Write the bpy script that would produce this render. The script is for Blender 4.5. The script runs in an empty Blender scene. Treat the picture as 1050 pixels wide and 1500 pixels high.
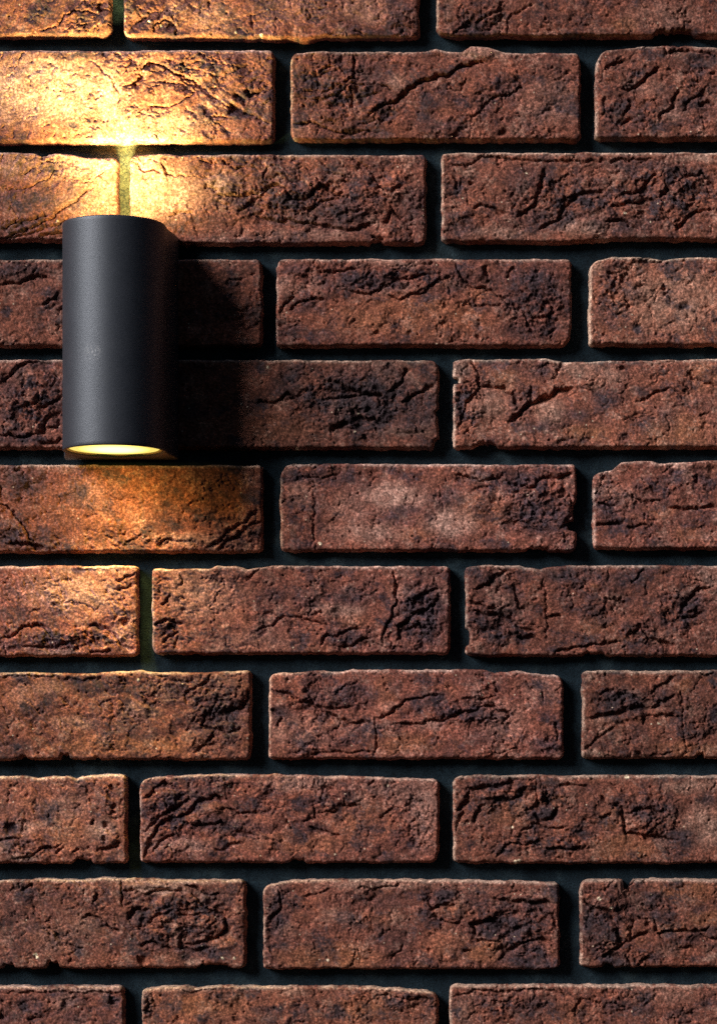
import bpy, math, random
import numpy as np

# ------------------------------------------------------------------ scale
# The wall is measured in tenths of an inch-like "units": 1 unit = 0.5 mm of wall face.
U = 0.0005
CX, CY, CZ = 525.0, 750.0, 1.6            # wall unit (525, 750) stands at height 1.6 m
VX, VY, F = 680.0, 1210.0, 4200.0         # foot of the camera's perpendicular on the wall, distance in units

def W(x, y, h=0.0):
    """wall units -> world (h = units proud of the brick faces, towards the viewer)"""
    return ((x - CX) * U, -h * U, CZ + (CY - y) * U)

scene = bpy.context.scene
col = scene.collection

# ------------------------------------------------------------------ noise
rs = np.random.RandomState(7)
PERM = rs.permutation(256).astype(np.int64)
PERM = np.concatenate([PERM, PERM, PERM])
ANG = rs.rand(256) * 2 * np.pi
GX, GY = np.cos(ANG), np.sin(ANG)
RND = rs.rand(256, 4)

def hsh(i, j, s):
    return PERM[(PERM[(i + s * 37) & 255] + j + s * 11) & 255]

def pn(x, y, s=0):
    xi = np.floor(x).astype(np.int64); yi = np.floor(y).astype(np.int64)
    xf = x - xi; yf = y - yi
    u = xf * xf * xf * (xf * (xf * 6 - 15) + 10); v = yf * yf * yf * (yf * (yf * 6 - 15) + 10)
    def g(a, b):
        h = hsh(xi + a, yi + b, s)
        return GX[h] * (xf - a) + GY[h] * (yf - b)
    return 1.5 * ((g(0, 0) * (1 - u) + g(1, 0) * u) * (1 - v) + (g(0, 1) * (1 - u) + g(1, 1) * u) * v)

def fbm(x, y, sc, o=4, s=0, gain=0.5):
    r = 0; a = 1; t = 0
    for k in range(o):
        r = r + a * pn(x / sc * 2 ** k + 17.3 * k, y / sc * 2 ** k - 9.1 * k, s + k)
        t += a; a *= gain
    return r / t * 1.6

def ridge(x, y, sc, o=4, s=0):
    r = 0; a = 1; t = 0
    for k in range(o):
        r = r + a * (1 - np.abs(pn(x / sc * 2 ** k + 5.3 * k, y / sc * 2 ** k + 3.7 * k, s + k)) * 2.2)
        t += a; a *= 0.5
    return r / t

def voro(x, y, sc, s=0):
    x = x / sc; y = y / sc
    xi = np.floor(x).astype(np.int64); yi = np.floor(y).astype(np.int64)
    f1 = np.full(x.shape, 9.0); f2 = np.full(x.shape, 9.0); cid = np.zeros(x.shape)
    for a in (-1, 0, 1):
        for b in (-1, 0, 1):
            h = hsh(xi + a, yi + b, s)
            d = np.hypot(xi + a + RND[h, 0] - x, yi + b + RND[h, 1] - y)
            m = d < f1
            f2 = np.where(m, f1, np.minimum(f2, d)); cid = np.where(m, RND[h, 2], cid); f1 = np.where(m, d, f1)
    return f1, f2, cid

def sst(a, b, x):
    t = np.clip((x - a) / (b - a), 0, 1)
    return t * t * (3 - 2 * t)

# ------------------------------------------------------------------ the bricks
# every brick: outline in wall units, then its own relief read off at a local scale T = (ox, oy, s)
#  c: cracks (depth, width, ledge, points)   d/l/o: dark (mostly burnt) / pale / orange patches (x, y, rx, ry, strength)
#  r: crumpled zones (x, y, rx, ry, amount)  p: pits (x, y, r, depth)   g: raised lumps (x, y, rx, ry, height)
#  w: pale grit (x, y, r)   tp/bp: top / bottom profile   n: notches in the outline (edge, pos, width, depth)
BR = []
def B(x0, y0, x1, y1, T=(0, 0, 1), rad=(8, 8, 8, 8), **k):
    BR.append(dict(x0=x0, y0=y0, x1=x1, y1=y1, T=T, rad=rad, k=k))

# row 0
B(-270, -78, 162, 51, (0, 0, .2286), (8, 8, 16, 8),
  r=[(560, 90, 160, 90, .8)], c=[(4, 3, 1, [(370, 170), (400, 110), (460, 80), (560, 70), (620, 90)]), (6, 5, 2, [(640, 10), (650, 70), (700, 75)]), (3, 3, 1, [(250, 200), (320, 170), (360, 180)])],
  o=[(600, 150, 90, 50, .9)], p=[(670, 30, 6, 3), (560, 195, 2, 3), (605, 185, 2.5, 3), (640, 190, 2, 3)])
B(182, -76, 613, 53, (170, 0, .438), (8, 5, 5, 12),
  r=[(120, 60, 110, 60, .8), (480, 60, 90, 30, .4)], c=[(5, 4, 3, [(120, 110), (130, 75), (165, 65), (200, 90), (205, 120)]), (2.5, 3, .5, [(790, 105), (840, 120), (860, 125)])],
  l=[(320, 60, 90, 60, .45), (560, 30, 110, 60, .3), (850, 30, 100, 50, .45)], d=[(100, 30, 70, 50, .5), (860, 110, 80, 20, .7), (490, 30, 20, 40, .4)], w=[(113, 72, 2.4), (402, 108, 2.2), (486, 119, 2.4), (152, 88, 2.5)],
  bp=[(0, 0), (590, 3), (640, 5), (670, 1), (1050, 0)])
B(640, -76, 1078, 52, (620, 0, .41), (8, 5, 8, 14),
  r=[(200, 60, 140, 70, .9), (520, 80, 150, 50, .5)], c=[(4, 4, 2, [(100, 125), (160, 85), (240, 60), (290, 0)]), (3, 3, 1, [(300, 125), (310, 60), (400, 10)])],
  d=[(180, 90, 90, 60, .7), (430, 60, 70, 30, .6)], l=[(850, 60, 140, 60, .35), (90, 20, 20, 120, .5)], o=[(720, 90, 60, 30, .8)],
  n=[('b', 900, 160, 9)])
B(1100, -74, 1530, 52)
# row 1
B(-36, 73, 401, 207, (0, 50, .4), (6, 10, 10, 26),
  g=[(860, 150, 30, 60, 4), (1000, 260, 40, 50, 2)],
  c=[(7, 5, 3, [(455, 190), (490, 180), (520, 130), (540, 105), (575, 110), (640, 140), (700, 165), (750, 205), (790, 240), (830, 260)]),
     (3.5, 3, 1.5, [(640, 135), (690, 180), (740, 195), (780, 215)]), (3, 2.5, 1, [(530, 170), (620, 172), (680, 190), (705, 215), (690, 232), (620, 262), (545, 262), (540, 285)]),
     (15, 16, 2, [(835, 262), (880, 280), (905, 292)]), (11, 8, 0, [(855, 212), (890, 235), (898, 265)]), (10, 7, 1, [(893, 208), (920, 222), (950, 208)]), (4, 5, 1, [(900, 290), (950, 310), (990, 330)]), (3.5, 4, 1, [(780, 298), (840, 298)]),
     (2.5, 2.5, 1, [(420, 70), (450, 95)]), (2, 2, 1, [(700, 60), (800, 110), (870, 120)]), (2, 2, 1, [(600, 90), (700, 120), (800, 160)]), (2, 3, -.5, [(330, 95), (400, 150), (435, 210), (440, 260)])],
  r=[(740, 140, 190, 90, .9), (930, 200, 90, 110, .7)], d=[(750, 130, 170, 80, .35), (300, 75, 120, 16, .9), (270, 335, 26, 12, 1), (332, 325, 12, 12, .9), (960, 110, 70, 80, .5), (880, 285, 55, 26, 1.1), (905, 220, 45, 20, .8)],  # dark patches at the star-shaped pit paint in its shade
  l=[(150, 200, 280, 130, 1), (400, 230, 60, 110, 1), (500, 380, 200, 20, .8), (560, 330, 280, 60, .5)], p=[(745, 85, 3, 3)])
B(426, 75, 849, 204, (410, 50, .438), (14, 10, 10, 14),
  g=[(670, 60, 60, 22, 4), (520, 60, 40, 16, 2), (250, 190, 40, 60, 2), (320, 240, 70, 40, 3)],
  c=[(10, 7, 4, [(295, 275), (340, 240), (400, 215), (440, 175), (500, 150), (560, 135), (610, 105), (690, 88)]), (8, 6, 2, [(215, 165), (245, 140), (250, 100), (240, 70)]),
     (5, 4, 2, [(45, 300), (110, 295), (180, 325), (210, 330), (350, 322)]), (4, 4, 1.5, [(150, 215), (190, 205), (240, 165), (350, 170), (385, 200)]), (4, 4, 1, [(240, 190), (240, 260)]),
     (4, 4, 1, [(640, 290), (700, 220), (770, 200), (810, 170), (770, 125)]), (3, 2.5, .5, [(130, 130), (170, 110), (160, 60)]), (2.5, 3, .5, [(260, 300), (350, 290)])],
  tp=[(0, 3), (100, 0), (480, 0), (520, -5), (560, 0), (610, 0), (640, -8), (690, -8), (730, -2), (760, 2), (1000, 2)],
  r=[(200, 180, 170, 130, 1), (720, 200, 90, 90, .7), (350, 260, 90, 60, .8)], d=[(280, 130, 90, 90, .55), (760, 180, 60, 40, .6), (560, 310, 120, 20, .5), (680, 240, 50, 50, .5), (130, 230, 60, 100, .35)],
  l=[(660, 65, 110, 20, .9), (900, 230, 100, 90, .3), (70, 300, 40, 50, .3), (390, 160, 40, 24, .5)], p=[(745, 328, 6, 7), (905, 118, 3, 5), (590, 335, 6, 4), (80, 240, 3, 4), (130, 165, 3, 4)])
B(872, 70, 1305, 202, (850, 50, .19), (26, 8, 8, 6),
  g=[(730, 110, 90, 30, 3), (900, 150, 120, 40, 3), (230, 300, 150, 60, 1.5)],
  c=[(5, 5, 2, [(170, 275), (250, 240), (340, 195)]), (7, 6, 2, [(330, 425), (420, 410), (500, 345), (540, 310), (600, 240)]), (6, 6, 2, [(600, 680), (640, 610), (710, 540), (730, 480), (760, 430)]),
     (5, 5, 2, [(330, 620), (380, 550), (370, 500)]), (6, 7, 1, [(920, 545), (980, 530), (1040, 545)]), (4, 5, 1, [(800, 610), (850, 500), (960, 440)]), (4, 4, 1, [(180, 480), (190, 600), (160, 640)]), (7, 7, 0, [(1000, 300), (1040, 300)]), (5, 5, 1, [(640, 110), (670, 150), (760, 120), (840, 130), (960, 150), (1040, 160)])],
  tp=[(100, 4), (250, 0), (620, -4), (650, -3), (700, 0), (750, -4), (850, -2), (1050, -1)],
  r=[(400, 600, 400, 200, .7), (900, 400, 200, 250, .7), (300, 250, 300, 150, .5)], d=[(380, 400, 120, 60, .5), (850, 540, 150, 80, .7), (980, 200, 120, 60, .6), (680, 560, 100, 90, .4)],
  l=[(700, 600, 100, 80, .5), (550, 420, 130, 80, .3)], o=[(780, 480, 80, 80, .3)])
# row 2
B(-262, 225, 172, 351, (0, 210, .4), (8, 8, 6, 8),
  g=[(130, 220, 120, 60, 4)],
  c=[(6, 4, 4, [(0, 350), (90, 320), (170, 285), (240, 230), (300, 185), (342, 155)]), (5, 4, 2, [(0, 320), (60, 290), (130, 275), (180, 265)]), (5, 5, 2, [(40, 350), (140, 320), (220, 290), (260, 270)]), (6, 5, 2, [(150, 340), (230, 325)]),
     (3, 3, 1, [(0, 170), (100, 165), (180, 125), (220, 90)]), (3, 3, 1, [(260, 130), (330, 140), (400, 90)]), (3, 3, 1, [(155, 50), (200, 55)])],
  r=[(120, 310, 160, 50, .8)], d=[(100, 215, 130, 48, .8), (190, 100, 30, 24, .7), (60, 310, 150, 30, .6)], l=[(250, 70, 220, 80, .6), (330, 200, 120, 100, .4), (40, 75, 60, 50, .6)], w=[(211, 285, 2.2)],
  tp=[(0, -2), (140, 0), (160, 3), (200, 0), (280, 1), (320, 5), (420, 6)])
B(190, 226, 623, 356, (180, 205, .438), (14, 8, 10, 8),
  g=[(350, 160, 60, 40, 2.5), (500, 180, 90, 50, 4), (820, 200, 110, 60, 4), (140, 90, 50, 30, 2), (740, 230, 60, 50, 3)],
  c=[(5, 4, 2, [(40, 72), (70, 100), (130, 108)]), (5, 4, 1.5, [(130, 75), (150, 115), (230, 125)]), (5, 4, 2, [(255, 68), (290, 85), (300, 70)]), (5, 4, 1, [(340, 65), (370, 95), (410, 90)]),
     (7, 6, 3, [(380, 245), (420, 220), (460, 185), (500, 150), (540, 165), (570, 200), (620, 195), (660, 150), (720, 185), (740, 170)]), (6, 6, 3, [(440, 260), (520, 270), (600, 275), (680, 290), (780, 300), (850, 270)]), (5, 5, 2, [(310, 185), (370, 185), (440, 180), (500, 145)]),
     (6, 5, 2, [(760, 60), (830, 100), (850, 150), (900, 175), (940, 150)]), (6, 6, 2, [(870, 280), (905, 235), (960, 290)]), (4, 4, 1, [(465, 130), (480, 90)]), (4, 4, 1, [(270, 160), (280, 150), (320, 175)]), (4, 5, 1, [(600, 240), (660, 210), (740, 190), (790, 200)]), (4, 4, 1, [(150, 255), (190, 235), (230, 250)]), (3, 3, 1, [(660, 70), (700, 110), (780, 140)]), (6, 6, 1, [(830, 320), (880, 325)])],
  r=[(600, 200, 330, 110, 1), (220, 240, 90, 60, .7), (880, 150, 130, 100, .8), (330, 90, 110, 50, .5)], d=[(720, 240, 120, 60, .65), (560, 260, 120, 30, .6), (960, 230, 70, 90, .45), (430, 230, 60, 30, .6), (830, 110, 60, 40, .4)],
  l=[(130, 180, 140, 90, .8), (340, 150, 70, 50, .6), (560, 320, 200, 24, .3), (60, 90, 60, 30, .7)], n=[('b', 860, 50, 5)])
B(647, 223, 1082, 352, (630, 205, .4), (6, 8, 8, 6),
  g=[(200, 120, 100, 60, 1.5), (560, 320, 90, 40, 5), (840, 160, 40, 40, 4), (760, 160, 40, 26, 3), (960, 150, 40, 30, 3), (620, 240, 60, 30, 3), (880, 250, 90, 60, 3)],
  c=[(4, 4, 1.5, [(60, 85), (130, 95), (180, 65), (230, 70)]), (4, 4, 1, [(160, 62), (300, 70), (460, 78), (660, 75), (850, 70)]), (8, 8, 2, [(310, 290), (380, 240), (400, 180), (420, 110)]), (8, 8, 3, [(400, 320), (470, 290), (490, 240), (540, 200), (600, 195), (640, 190)]),
     (7, 6, 3, [(700, 200), (780, 190), (800, 140), (840, 120)]), (6, 6, 2, [(830, 205), (870, 190), (860, 150)]), (6, 6, 2, [(900, 100), (930, 130), (1000, 120), (1050, 180)]), (7, 7, 2, [(640, 300), (700, 290), (760, 330)]), (6, 6, 2, [(150, 245), (210, 240), (280, 270)]), (6, 6, 1, [(90, 130), (100, 190)]), (5, 5, 1, [(900, 330), (960, 270), (1040, 250)]), (5, 5, 1, [(660, 250), (720, 230), (830, 215)])],
  r=[(500, 220, 250, 120, .9), (850, 200, 230, 140, 1), (100, 150, 90, 130, .6)], d=[(450, 290, 120, 50, .75), (340, 140, 70, 70, .6), (760, 90, 160, 30, .65), (700, 310, 160, 40, .6), (120, 330, 70, 30, .7), (850, 200, 120, 60, .4), (590, 195, 40, 20, .8)],
  l=[(560, 320, 110, 30, .7), (250, 340, 130, 26, .45), (980, 66, 90, 14, .8), (130, 50, 90, 14, .6)], p=[(150, 155, 4, 8), (530, 210, 4, 5)], w=[(352, 121, 1.6), (712, 270, 1.8), (805, 300, 1.5)],
  bp=[(0, 0), (500, 2), (620, -2), (700, -3), (1050, -2)])
B(1106, 226, 1540, 354)
# row 3
B(-52, 380, 383, 506, (0, 340, .24), (8, 8, 8, 8),
  c=[(6, 6, 3, [(0, 320), (100, 310), (160, 290), (240, 265), (300, 280)]), (6, 6, 2, [(260, 440), (330, 410), (350, 370)]), (4, 5, 1, [(370, 510), (380, 450)])],
  r=[(100, 220, 300, 80, .7), (340, 420, 80, 100, .6)], d=[(120, 240, 240, 60, .7), (360, 430, 60, 100, .6)], g=[(1400, 260, 120, 80, 2)], p=[(1390, 540, 4, 3)])
B(405, 379, 836, 506, (390, 360, .438), (16, 8, 24, 6),
  g=[(160, 160, 90, 30, 3), (500, 180, 200, 40, 2), (720, 80, 26, 30, 3), (900, 140, 80, 60, 2), (60, 150, 30, 50, 2)],
  c=[(6, 6, 3, [(75, 215), (100, 195), (160, 175), (200, 180)]), (5, 4, 3, [(400, 165), (440, 178), (520, 155), (570, 120), (600, 105)]), (6, 5, 3, [(270, 150), (350, 160), (400, 130), (460, 110), (550, 95)]),
     (6, 5, 2, [(630, 55), (650, 100), (690, 140), (760, 150), (810, 190), (860, 225), (880, 280), (900, 300)]), (5, 5, 2, [(880, 240), (940, 240), (990, 200)]), (8, 7, 2, [(725, 70), (735, 100)]), (5, 5, 1, [(800, 110), (830, 70)]),
     (4, 4, 1.5, [(100, 160), (60, 200), (40, 230)]), (5, 5, 2, [(180, 90), (230, 85), (310, 80)]), (4, 4, 2, [(640, 195), (740, 205), (790, 190)]), (3, 3, 1, [(120, 100), (170, 130), (200, 130)]), (2, 2.5, .5, [(400, 85), (480, 65), (560, 60)])],
  r=[(400, 110, 380, 60, .9), (900, 200, 140, 130, .9), (70, 260, 60, 60, .5)], d=[(330, 120, 180, 36, .85), (620, 110, 110, 50, .6), (890, 150, 160, 110, .75), (120, 200, 60, 30, .6), (80, 290, 70, 40, .6), (900, 280, 130, 40, .7), (100, 80, 60, 30, .5)],
  o=[(480, 240, 330, 80, .65), (600, 125, 40, 20, .8), (710, 160, 60, 20, .6)], l=[(420, 60, 120, 14, .6), (70, 140, 40, 40, .5), (960, 160, 14, 14, .3)], p=[(595, 200, 5, 5), (480, 290, 5, 4), (370, 290, 6, 4), (710, 305, 5, 5), (90, 165, 3, 4)])
B(863, 376, 1295, 505, (850, 360, .1905), (24, 8, 8, 4),
  r=[(280, 350, 200, 300, .8)], g=[(200, 130, 120, 60, 2)], c=[(4, 5, 2, [(200, 200), (280, 230), (240, 330)]), (3, 4, 2, [(430, 110), (560, 120), (700, 95)]), (4, 4, 1, [(370, 200), (300, 290)])],
  p=[(360, 180, 5, 6), (640, 320, 5, 6), (650, 370, 4, 5), (800, 470, 9, 4), (435, 620, 7, 5), (440, 330, 7, 3), (220, 340, 5, 3), (360, 420, 4, 3), (1040, 580, 4, 3)], d=[(800, 465, 50, 36, 1), (435, 625, 36, 36, 1), (210, 500, 120, 100, .5), (270, 260, 60, 80, .4)],
  l=[(700, 420, 380, 250, .45), (900, 400, 120, 150, .4), (110, 150, 60, 100, .5)], tp=[(100, 4), (180, 0), (450, 0), (560, 4), (700, 1), (850, 0), (1050, 2)])
# row 4
B(-248, 527, 186, 656, (0, 340, .24), (8, 8, 8, 8),
  g=[(220, 920, 110, 120, 4), (320, 1170, 40, 50, 4), (200, 790, 60, 40, 3)],
  c=[(6, 6, 3, [(0, 930), (60, 880), (120, 820), (180, 800), (240, 790), (330, 800)]), (7, 6, 3, [(230, 1080), (280, 1060), (340, 1030), (380, 990)]), (6, 6, 3, [(150, 1060), (220, 1040), (240, 970)]), (8, 7, 3, [(0, 1230), (100, 1245), (200, 1240), (270, 1210), (290, 1130), (340, 1110), (380, 1100)]), (7, 8, 1, [(240, 1280), (340, 1290), (370, 1250)]), (6, 6, 2, [(290, 1200), (340, 1190), (360, 1130)])],
  r=[(200, 1050, 260, 260, 1)], d=[(260, 800, 120, 40, .8), (60, 960, 60, 80, .7), (330, 1050, 60, 60, .6), (150, 1260, 200, 40, .8)], l=[(150, 880, 80, 60, .3)])
B(207, 527, 641, 656, (220, 510, .419), (8, 14, 10, 8),
  g=[(670, 230, 50, 50, 6), (480, 250, 70, 60, 3), (700, 310, 50, 40, 4), (900, 280, 90, 20, 4), (620, 130, 50, 12, 3), (830, 110, 50, 40, 3), (540, 190, 30, 30, 3), (380, 130, 60, 50, 3)],
  c=[(6, 6, 3, [(350, 190), (430, 190), (480, 160), (500, 170), (520, 200), (560, 215)]), (8, 10, 2, [(700, 210), (720, 240), (770, 250), (830, 260)]), (8, 8, 2, [(630, 290), (700, 260)]), (8, 9, 2, [(600, 100), (680, 140), (760, 160), (820, 170)]), (6, 6, 2, [(840, 150), (880, 110), (900, 70)]), (6, 6, 2, [(880, 190), (950, 150), (990, 130)]), (5, 6, 2, [(740, 300), (760, 330)]), (5, 5, 2, [(600, 170), (650, 180), (730, 165)])],
  r=[(700, 180, 280, 130, 1), (560, 100, 160, 60, .6)], d=[(760, 190, 200, 130, .95), (480, 120, 60, 60, .7), (900, 220, 110, 90, .7), (560, 200, 60, 40, .6)], o=[(750, 125, 16, 22, 1), (965, 95, 16, 10, .6), (450, 280, 160, 60, .3), (300, 270, 200, 80, .2)], l=[(880, 290, 100, 16, .5), (820, 110, 60, 40, .25), (850, 55, 150, 10, .4)],
  p=[(515, 345, 4, 3)], w=[(413, 67, 2.2), (729, 229, 1.7), (512, 349, 2), (715, 293, 1.5)], n=[('r', 225, 30, 4), ('r', 330, 40, 6)])
B(664, 525, 1098, 655, (640, 505, .39), (6, 8, 8, 4),
  g=[(240, 110, 70, 40, 3), (520, 250, 180, 70, 3), (180, 220, 80, 60, 3), (90, 90, 30, 30, 3), (880, 200, 50, 30, 2)],
  c=[(13, 11, 4, [(275, 290), (320, 255), (350, 220), (420, 195), (460, 175), (510, 165)]), (8, 6, 2, [(300, 240), (290, 195), (255, 165), (160, 155)]), (5, 4, 0, [(350, 215), (350, 155)]), (6, 5, 3, [(80, 320), (110, 220), (160, 160), (150, 100), (130, 60)]), (4, 4, 1.5, [(740, 215), (800, 190), (860, 165), (910, 180), (920, 210)]), (4, 4, 1, [(900, 130), (940, 160), (920, 180)]), (4, 4, 2, [(940, 100), (960, 130), (1040, 150)]), (3, 3, 1.5, [(600, 60), (800, 62), (1050, 55)]), (4, 4, 1, [(430, 130), (460, 90), (480, 60)])],
  r=[(110, 220, 70, 150, 1), (330, 220, 90, 90, .6), (420, 90, 80, 50, .5)], d=[(640, 200, 70, 40, .7), (520, 260, 60, 30, .6), (390, 100, 50, 50, .6), (780, 170, 50, 20, .6), (860, 280, 50, 60, .55), (400, 300, 50, 20, .5), (320, 230, 50, 40, .5)],
  l=[(420, 250, 60, 50, .6), (540, 90, 120, 40, .5), (200, 230, 80, 60, .4), (90, 90, 40, 40, .6), (620, 110, 80, 40, .4)], o=[(900, 330, 130, 80, .6), (250, 130, 60, 40, .5), (560, 330, 90, 30, .7), (1000, 120, 60, 60, .5)],
  p=[(693, 88, 5, 6), (850, 82, 4, 3), (1040, 155, 4, 4)], n=[('l', 130, 30, 8), ('b', 180, 90, 8)], tp=[(30, 4), (110, 0), (260, 1), (400, 0), (480, 5), (620, 4), (1050, 0)])
# row 5
B(-50, 681, 384, 808, (0, 665, .381), (8, 6, 8, 10),
  g=[(540, 200, 8, 70, 1.2), (740, 320, 90, 24, 3), (940, 300, 50, 20, 3), (60, 260, 60, 60, 2)],
  c=[(7, 6, 4, [(800, 360), (850, 330), (880, 295), (940, 265), (970, 230), (1000, 215)]), (6, 6, 3, [(830, 370), (900, 320), (960, 270), (1000, 260)]), (6, 5, 3, [(0, 190), (50, 220), (80, 260), (110, 310), (130, 345)]), (8, 9, 2, [(30, 340), (90, 350), (180, 365)]), (3, 3, 1, [(480, 350), (550, 310)]), (3, 3, 1, [(590, 350), (660, 330), (740, 340)]), (3, 4, 1, [(0, 120), (15, 180)])],
  r=[(920, 300, 140, 80, .8), (70, 330, 110, 60, .8), (650, 340, 200, 30, .7)], d=[(110, 110, 110, 50, .7), (60, 340, 110, 30, .8), (240, 160, 40, 14, .7), (850, 100, 180, 70, .35), (450, 140, 40, 40, .4), (540, 110, 30, 30, .4), (900, 330, 110, 30, .5)], l=[(700, 325, 140, 24, .5), (330, 150, 70, 60, .3), (545, 220, 9, 80, .5), (220, 60, 90, 14, .4)], o=[(400, 200, 300, 110, .35)])
B(411, 680, 843, 806, (400, 665, .438), (22, 6, 12, 6),
  g=[(680, 60, 100, 24, 3), (950, 55, 50, 20, 4), (870, 170, 60, 50, 3), (980, 280, 30, 30, 3)],
  c=[(3, 4, 0, [(135, 120), (140, 200), (135, 310)]), (6, 5, 2, [(600, 65), (650, 75), (690, 90), (760, 80)]), (6, 6, 3, [(870, 110), (900, 75), (960, 80), (1000, 60)]), (7, 7, 2, [(780, 90), (830, 110), (880, 110)]), (5, 5, 2, [(970, 260), (975, 300)]), (5, 5, 2, [(990, 130), (1000, 200), (960, 250)]), (3, 4, 2, [(70, 90), (120, 75), (180, 80), (220, 60)]), (5, 6, 2, [(790, 190), (840, 230), (900, 260)])],
  r=[(880, 160, 150, 120, 1), (690, 80, 130, 40, .7), (60, 90, 70, 40, .5)], d=[(880, 200, 130, 80, .8), (820, 85, 90, 30, .8), (80, 80, 90, 28, .85), (440, 190, 50, 20, .6), (590, 150, 50, 40, .6), (520, 205, 20, 20, .5), (150, 190, 12, 110, .5), (320, 100, 20, 14, .5), (100, 305, 90, 16, .6)],
  l=[(400, 140, 110, 50, .9), (590, 230, 90, 50, .95), (310, 260, 130, 40, .6), (690, 80, 60, 20, .5), (90, 130, 40, 50, .4), (640, 60, 60, 14, .4), (260, 180, 90, 60, .3)], o=[(700, 190, 120, 60, .5), (480, 270, 70, 30, .5)], w=[(157, 300, 3)], n=[('r', 240, 40, 10), ('r', 200, 90, 5), ('b', 900, 80, 4)])
B(869, 676, 1302, 803, (855, 660, .1857), (16, 8, 8, 6),
  g=[(900, 110, 200, 40, 3), (300, 130, 80, 60, 2), (150, 500, 80, 50, 2)],
  c=[(6, 5, 3, [(600, 420), (760, 460), (860, 450), (960, 455), (1000, 430), (1050, 435)]), (6, 6, 3, [(100, 410), (160, 415), (240, 440)]), (6, 5, 3, [(100, 580), (240, 575), (310, 560)]), (6, 5, 1, [(880, 250), (905, 200)]), (5, 5, 2, [(340, 610), (440, 590), (520, 600)]), (5, 5, 2, [(130, 220), (170, 200)]), (4, 4, 1, [(310, 310), (400, 380), (520, 400), (640, 410)])],
  tp=[(80, 16), (190, 13), (260, 2), (350, 0), (500, 0), (560, 3), (700, 2), (850, 0), (1050, -2)],
  r=[(600, 280, 260, 100, .8), (180, 470, 150, 130, .8), (900, 250, 160, 90, .7)], d=[(700, 220, 120, 60, .85), (970, 270, 110, 60, .8), (500, 225, 50, 30, .7), (200, 520, 140, 90, .6), (180, 440, 110, 30, .8), (620, 360, 140, 60, .4)], l=[(730, 110, 110, 30, .8), (160, 310, 100, 60, .5), (300, 350, 120, 70, .3), (960, 680, 80, 40, .4)], o=[(600, 480, 140, 50, .5), (820, 660, 150, 60, .5), (1000, 110, 100, 60, .4)])
# row 6
B(-230, 829, 201, 960, (0, 815, .219), (8, 5, 6, 8),
  g=[(900, 90, 40, 40, 2), (600, 80, 140, 20, 3)],
  c=[(7, 6, 3, [(0, 550), (80, 540), (140, 490), (200, 450), (300, 470), (340, 520)]), (5, 6, 2, [(570, 480), (640, 460), (720, 480), (800, 570), (860, 610), (910, 615)]), (5, 6, 2, [(160, 600), (280, 610), (380, 600), (470, 570)]), (5, 5, 2, [(600, 640), (680, 640), (750, 630)]), (4, 4, 2, [(790, 170), (850, 140), (900, 110)]), (4, 4, 1.5, [(780, 230), (840, 210), (900, 180)])],
  r=[(500, 560, 480, 90, 1), (800, 180, 130, 60, .5)], d=[(300, 540, 200, 50, .8), (60, 580, 100, 60, .8), (640, 480, 70, 40, .6), (120, 480, 60, 20, .7), (600, 590, 90, 40, .5)], l=[(500, 250, 380, 140, .7), (650, 90, 270, 30, .9), (830, 480, 100, 120, .5), (400, 640, 160, 26, .6)], p=[(840, 445, 6, 6), (710, 240, 5, 3)], o=[(300, 150, 200, 60, .3), (750, 590, 90, 40, .5)])
B(223, 829, 658, 957, (210, 815, .438), (6, 6, 8, 16),
  g=[(860, 130, 50, 30, 3), (280, 60, 60, 30, 2), (600, 290, 20, 20, 2)],
  c=[(4, 4, 1, [(125, 60), (130, 95)]), (4, 4, 1, [(345, 80), (370, 50), (390, 40)]), (6, 5, 3, [(800, 300), (805, 240), (830, 200), (850, 150), (840, 90), (835, 40)]), (6, 6, 3, [(850, 290), (855, 230), (900, 200), (950, 180), (990, 140)]), (7, 7, 3, [(590, 300), (610, 270), (650, 265), (700, 245), (740, 240)]), (5, 5, 2, [(640, 310), (700, 290), (760, 270)]), (5, 5, 2, [(60, 160), (80, 150), (95, 130)]), (6, 6, 2, [(35, 230), (80, 215), (135, 220)]), (5, 6, 2, [(60, 290), (100, 260), (120, 250)]),
     (5, 5, 1, [(380, 250), (430, 230), (470, 200), (560, 210), (620, 230)]), (4, 4, 1, [(560, 200), (590, 190), (600, 180)]), (6, 6, 2, [(870, 250), (920, 230), (960, 250)]), (5, 5, 2, [(900, 160), (930, 120), (1000, 110)]), (2.5, 3, 1, [(100, 310), (115, 270)])],
  r=[(920, 200, 110, 140, 1.1), (80, 240, 70, 60, .8), (680, 270, 100, 50, .8), (720, 120, 90, 40, .5)], d=[(920, 200, 110, 130, .85), (700, 130, 80, 30, .7), (440, 125, 60, 26, .65), (670, 270, 90, 36, .75), (70, 225, 50, 30, .5), (540, 150, 60, 40, .5), (450, 240, 120, 60, .3), (230, 290, 50, 20, .5)], l=[(200, 130, 130, 90, .45), (640, 180, 110, 24, .6), (870, 120, 40, 30, .5), (360, 50, 60, 10, .4), (240, 310, 60, 10, .4), (400, 290, 150, 40, .2)], o=[(560, 310, 100, 30, .3), (700, 210, 60, 40, .4)], w=[(683, 309, 1.9)], p=[(135, 140, 3, 5)],
  tp=[(30, 4), (220, 4), (240, 0), (300, 0), (340, 5), (380, 2), (430, 0), (1050, 0)])
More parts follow.
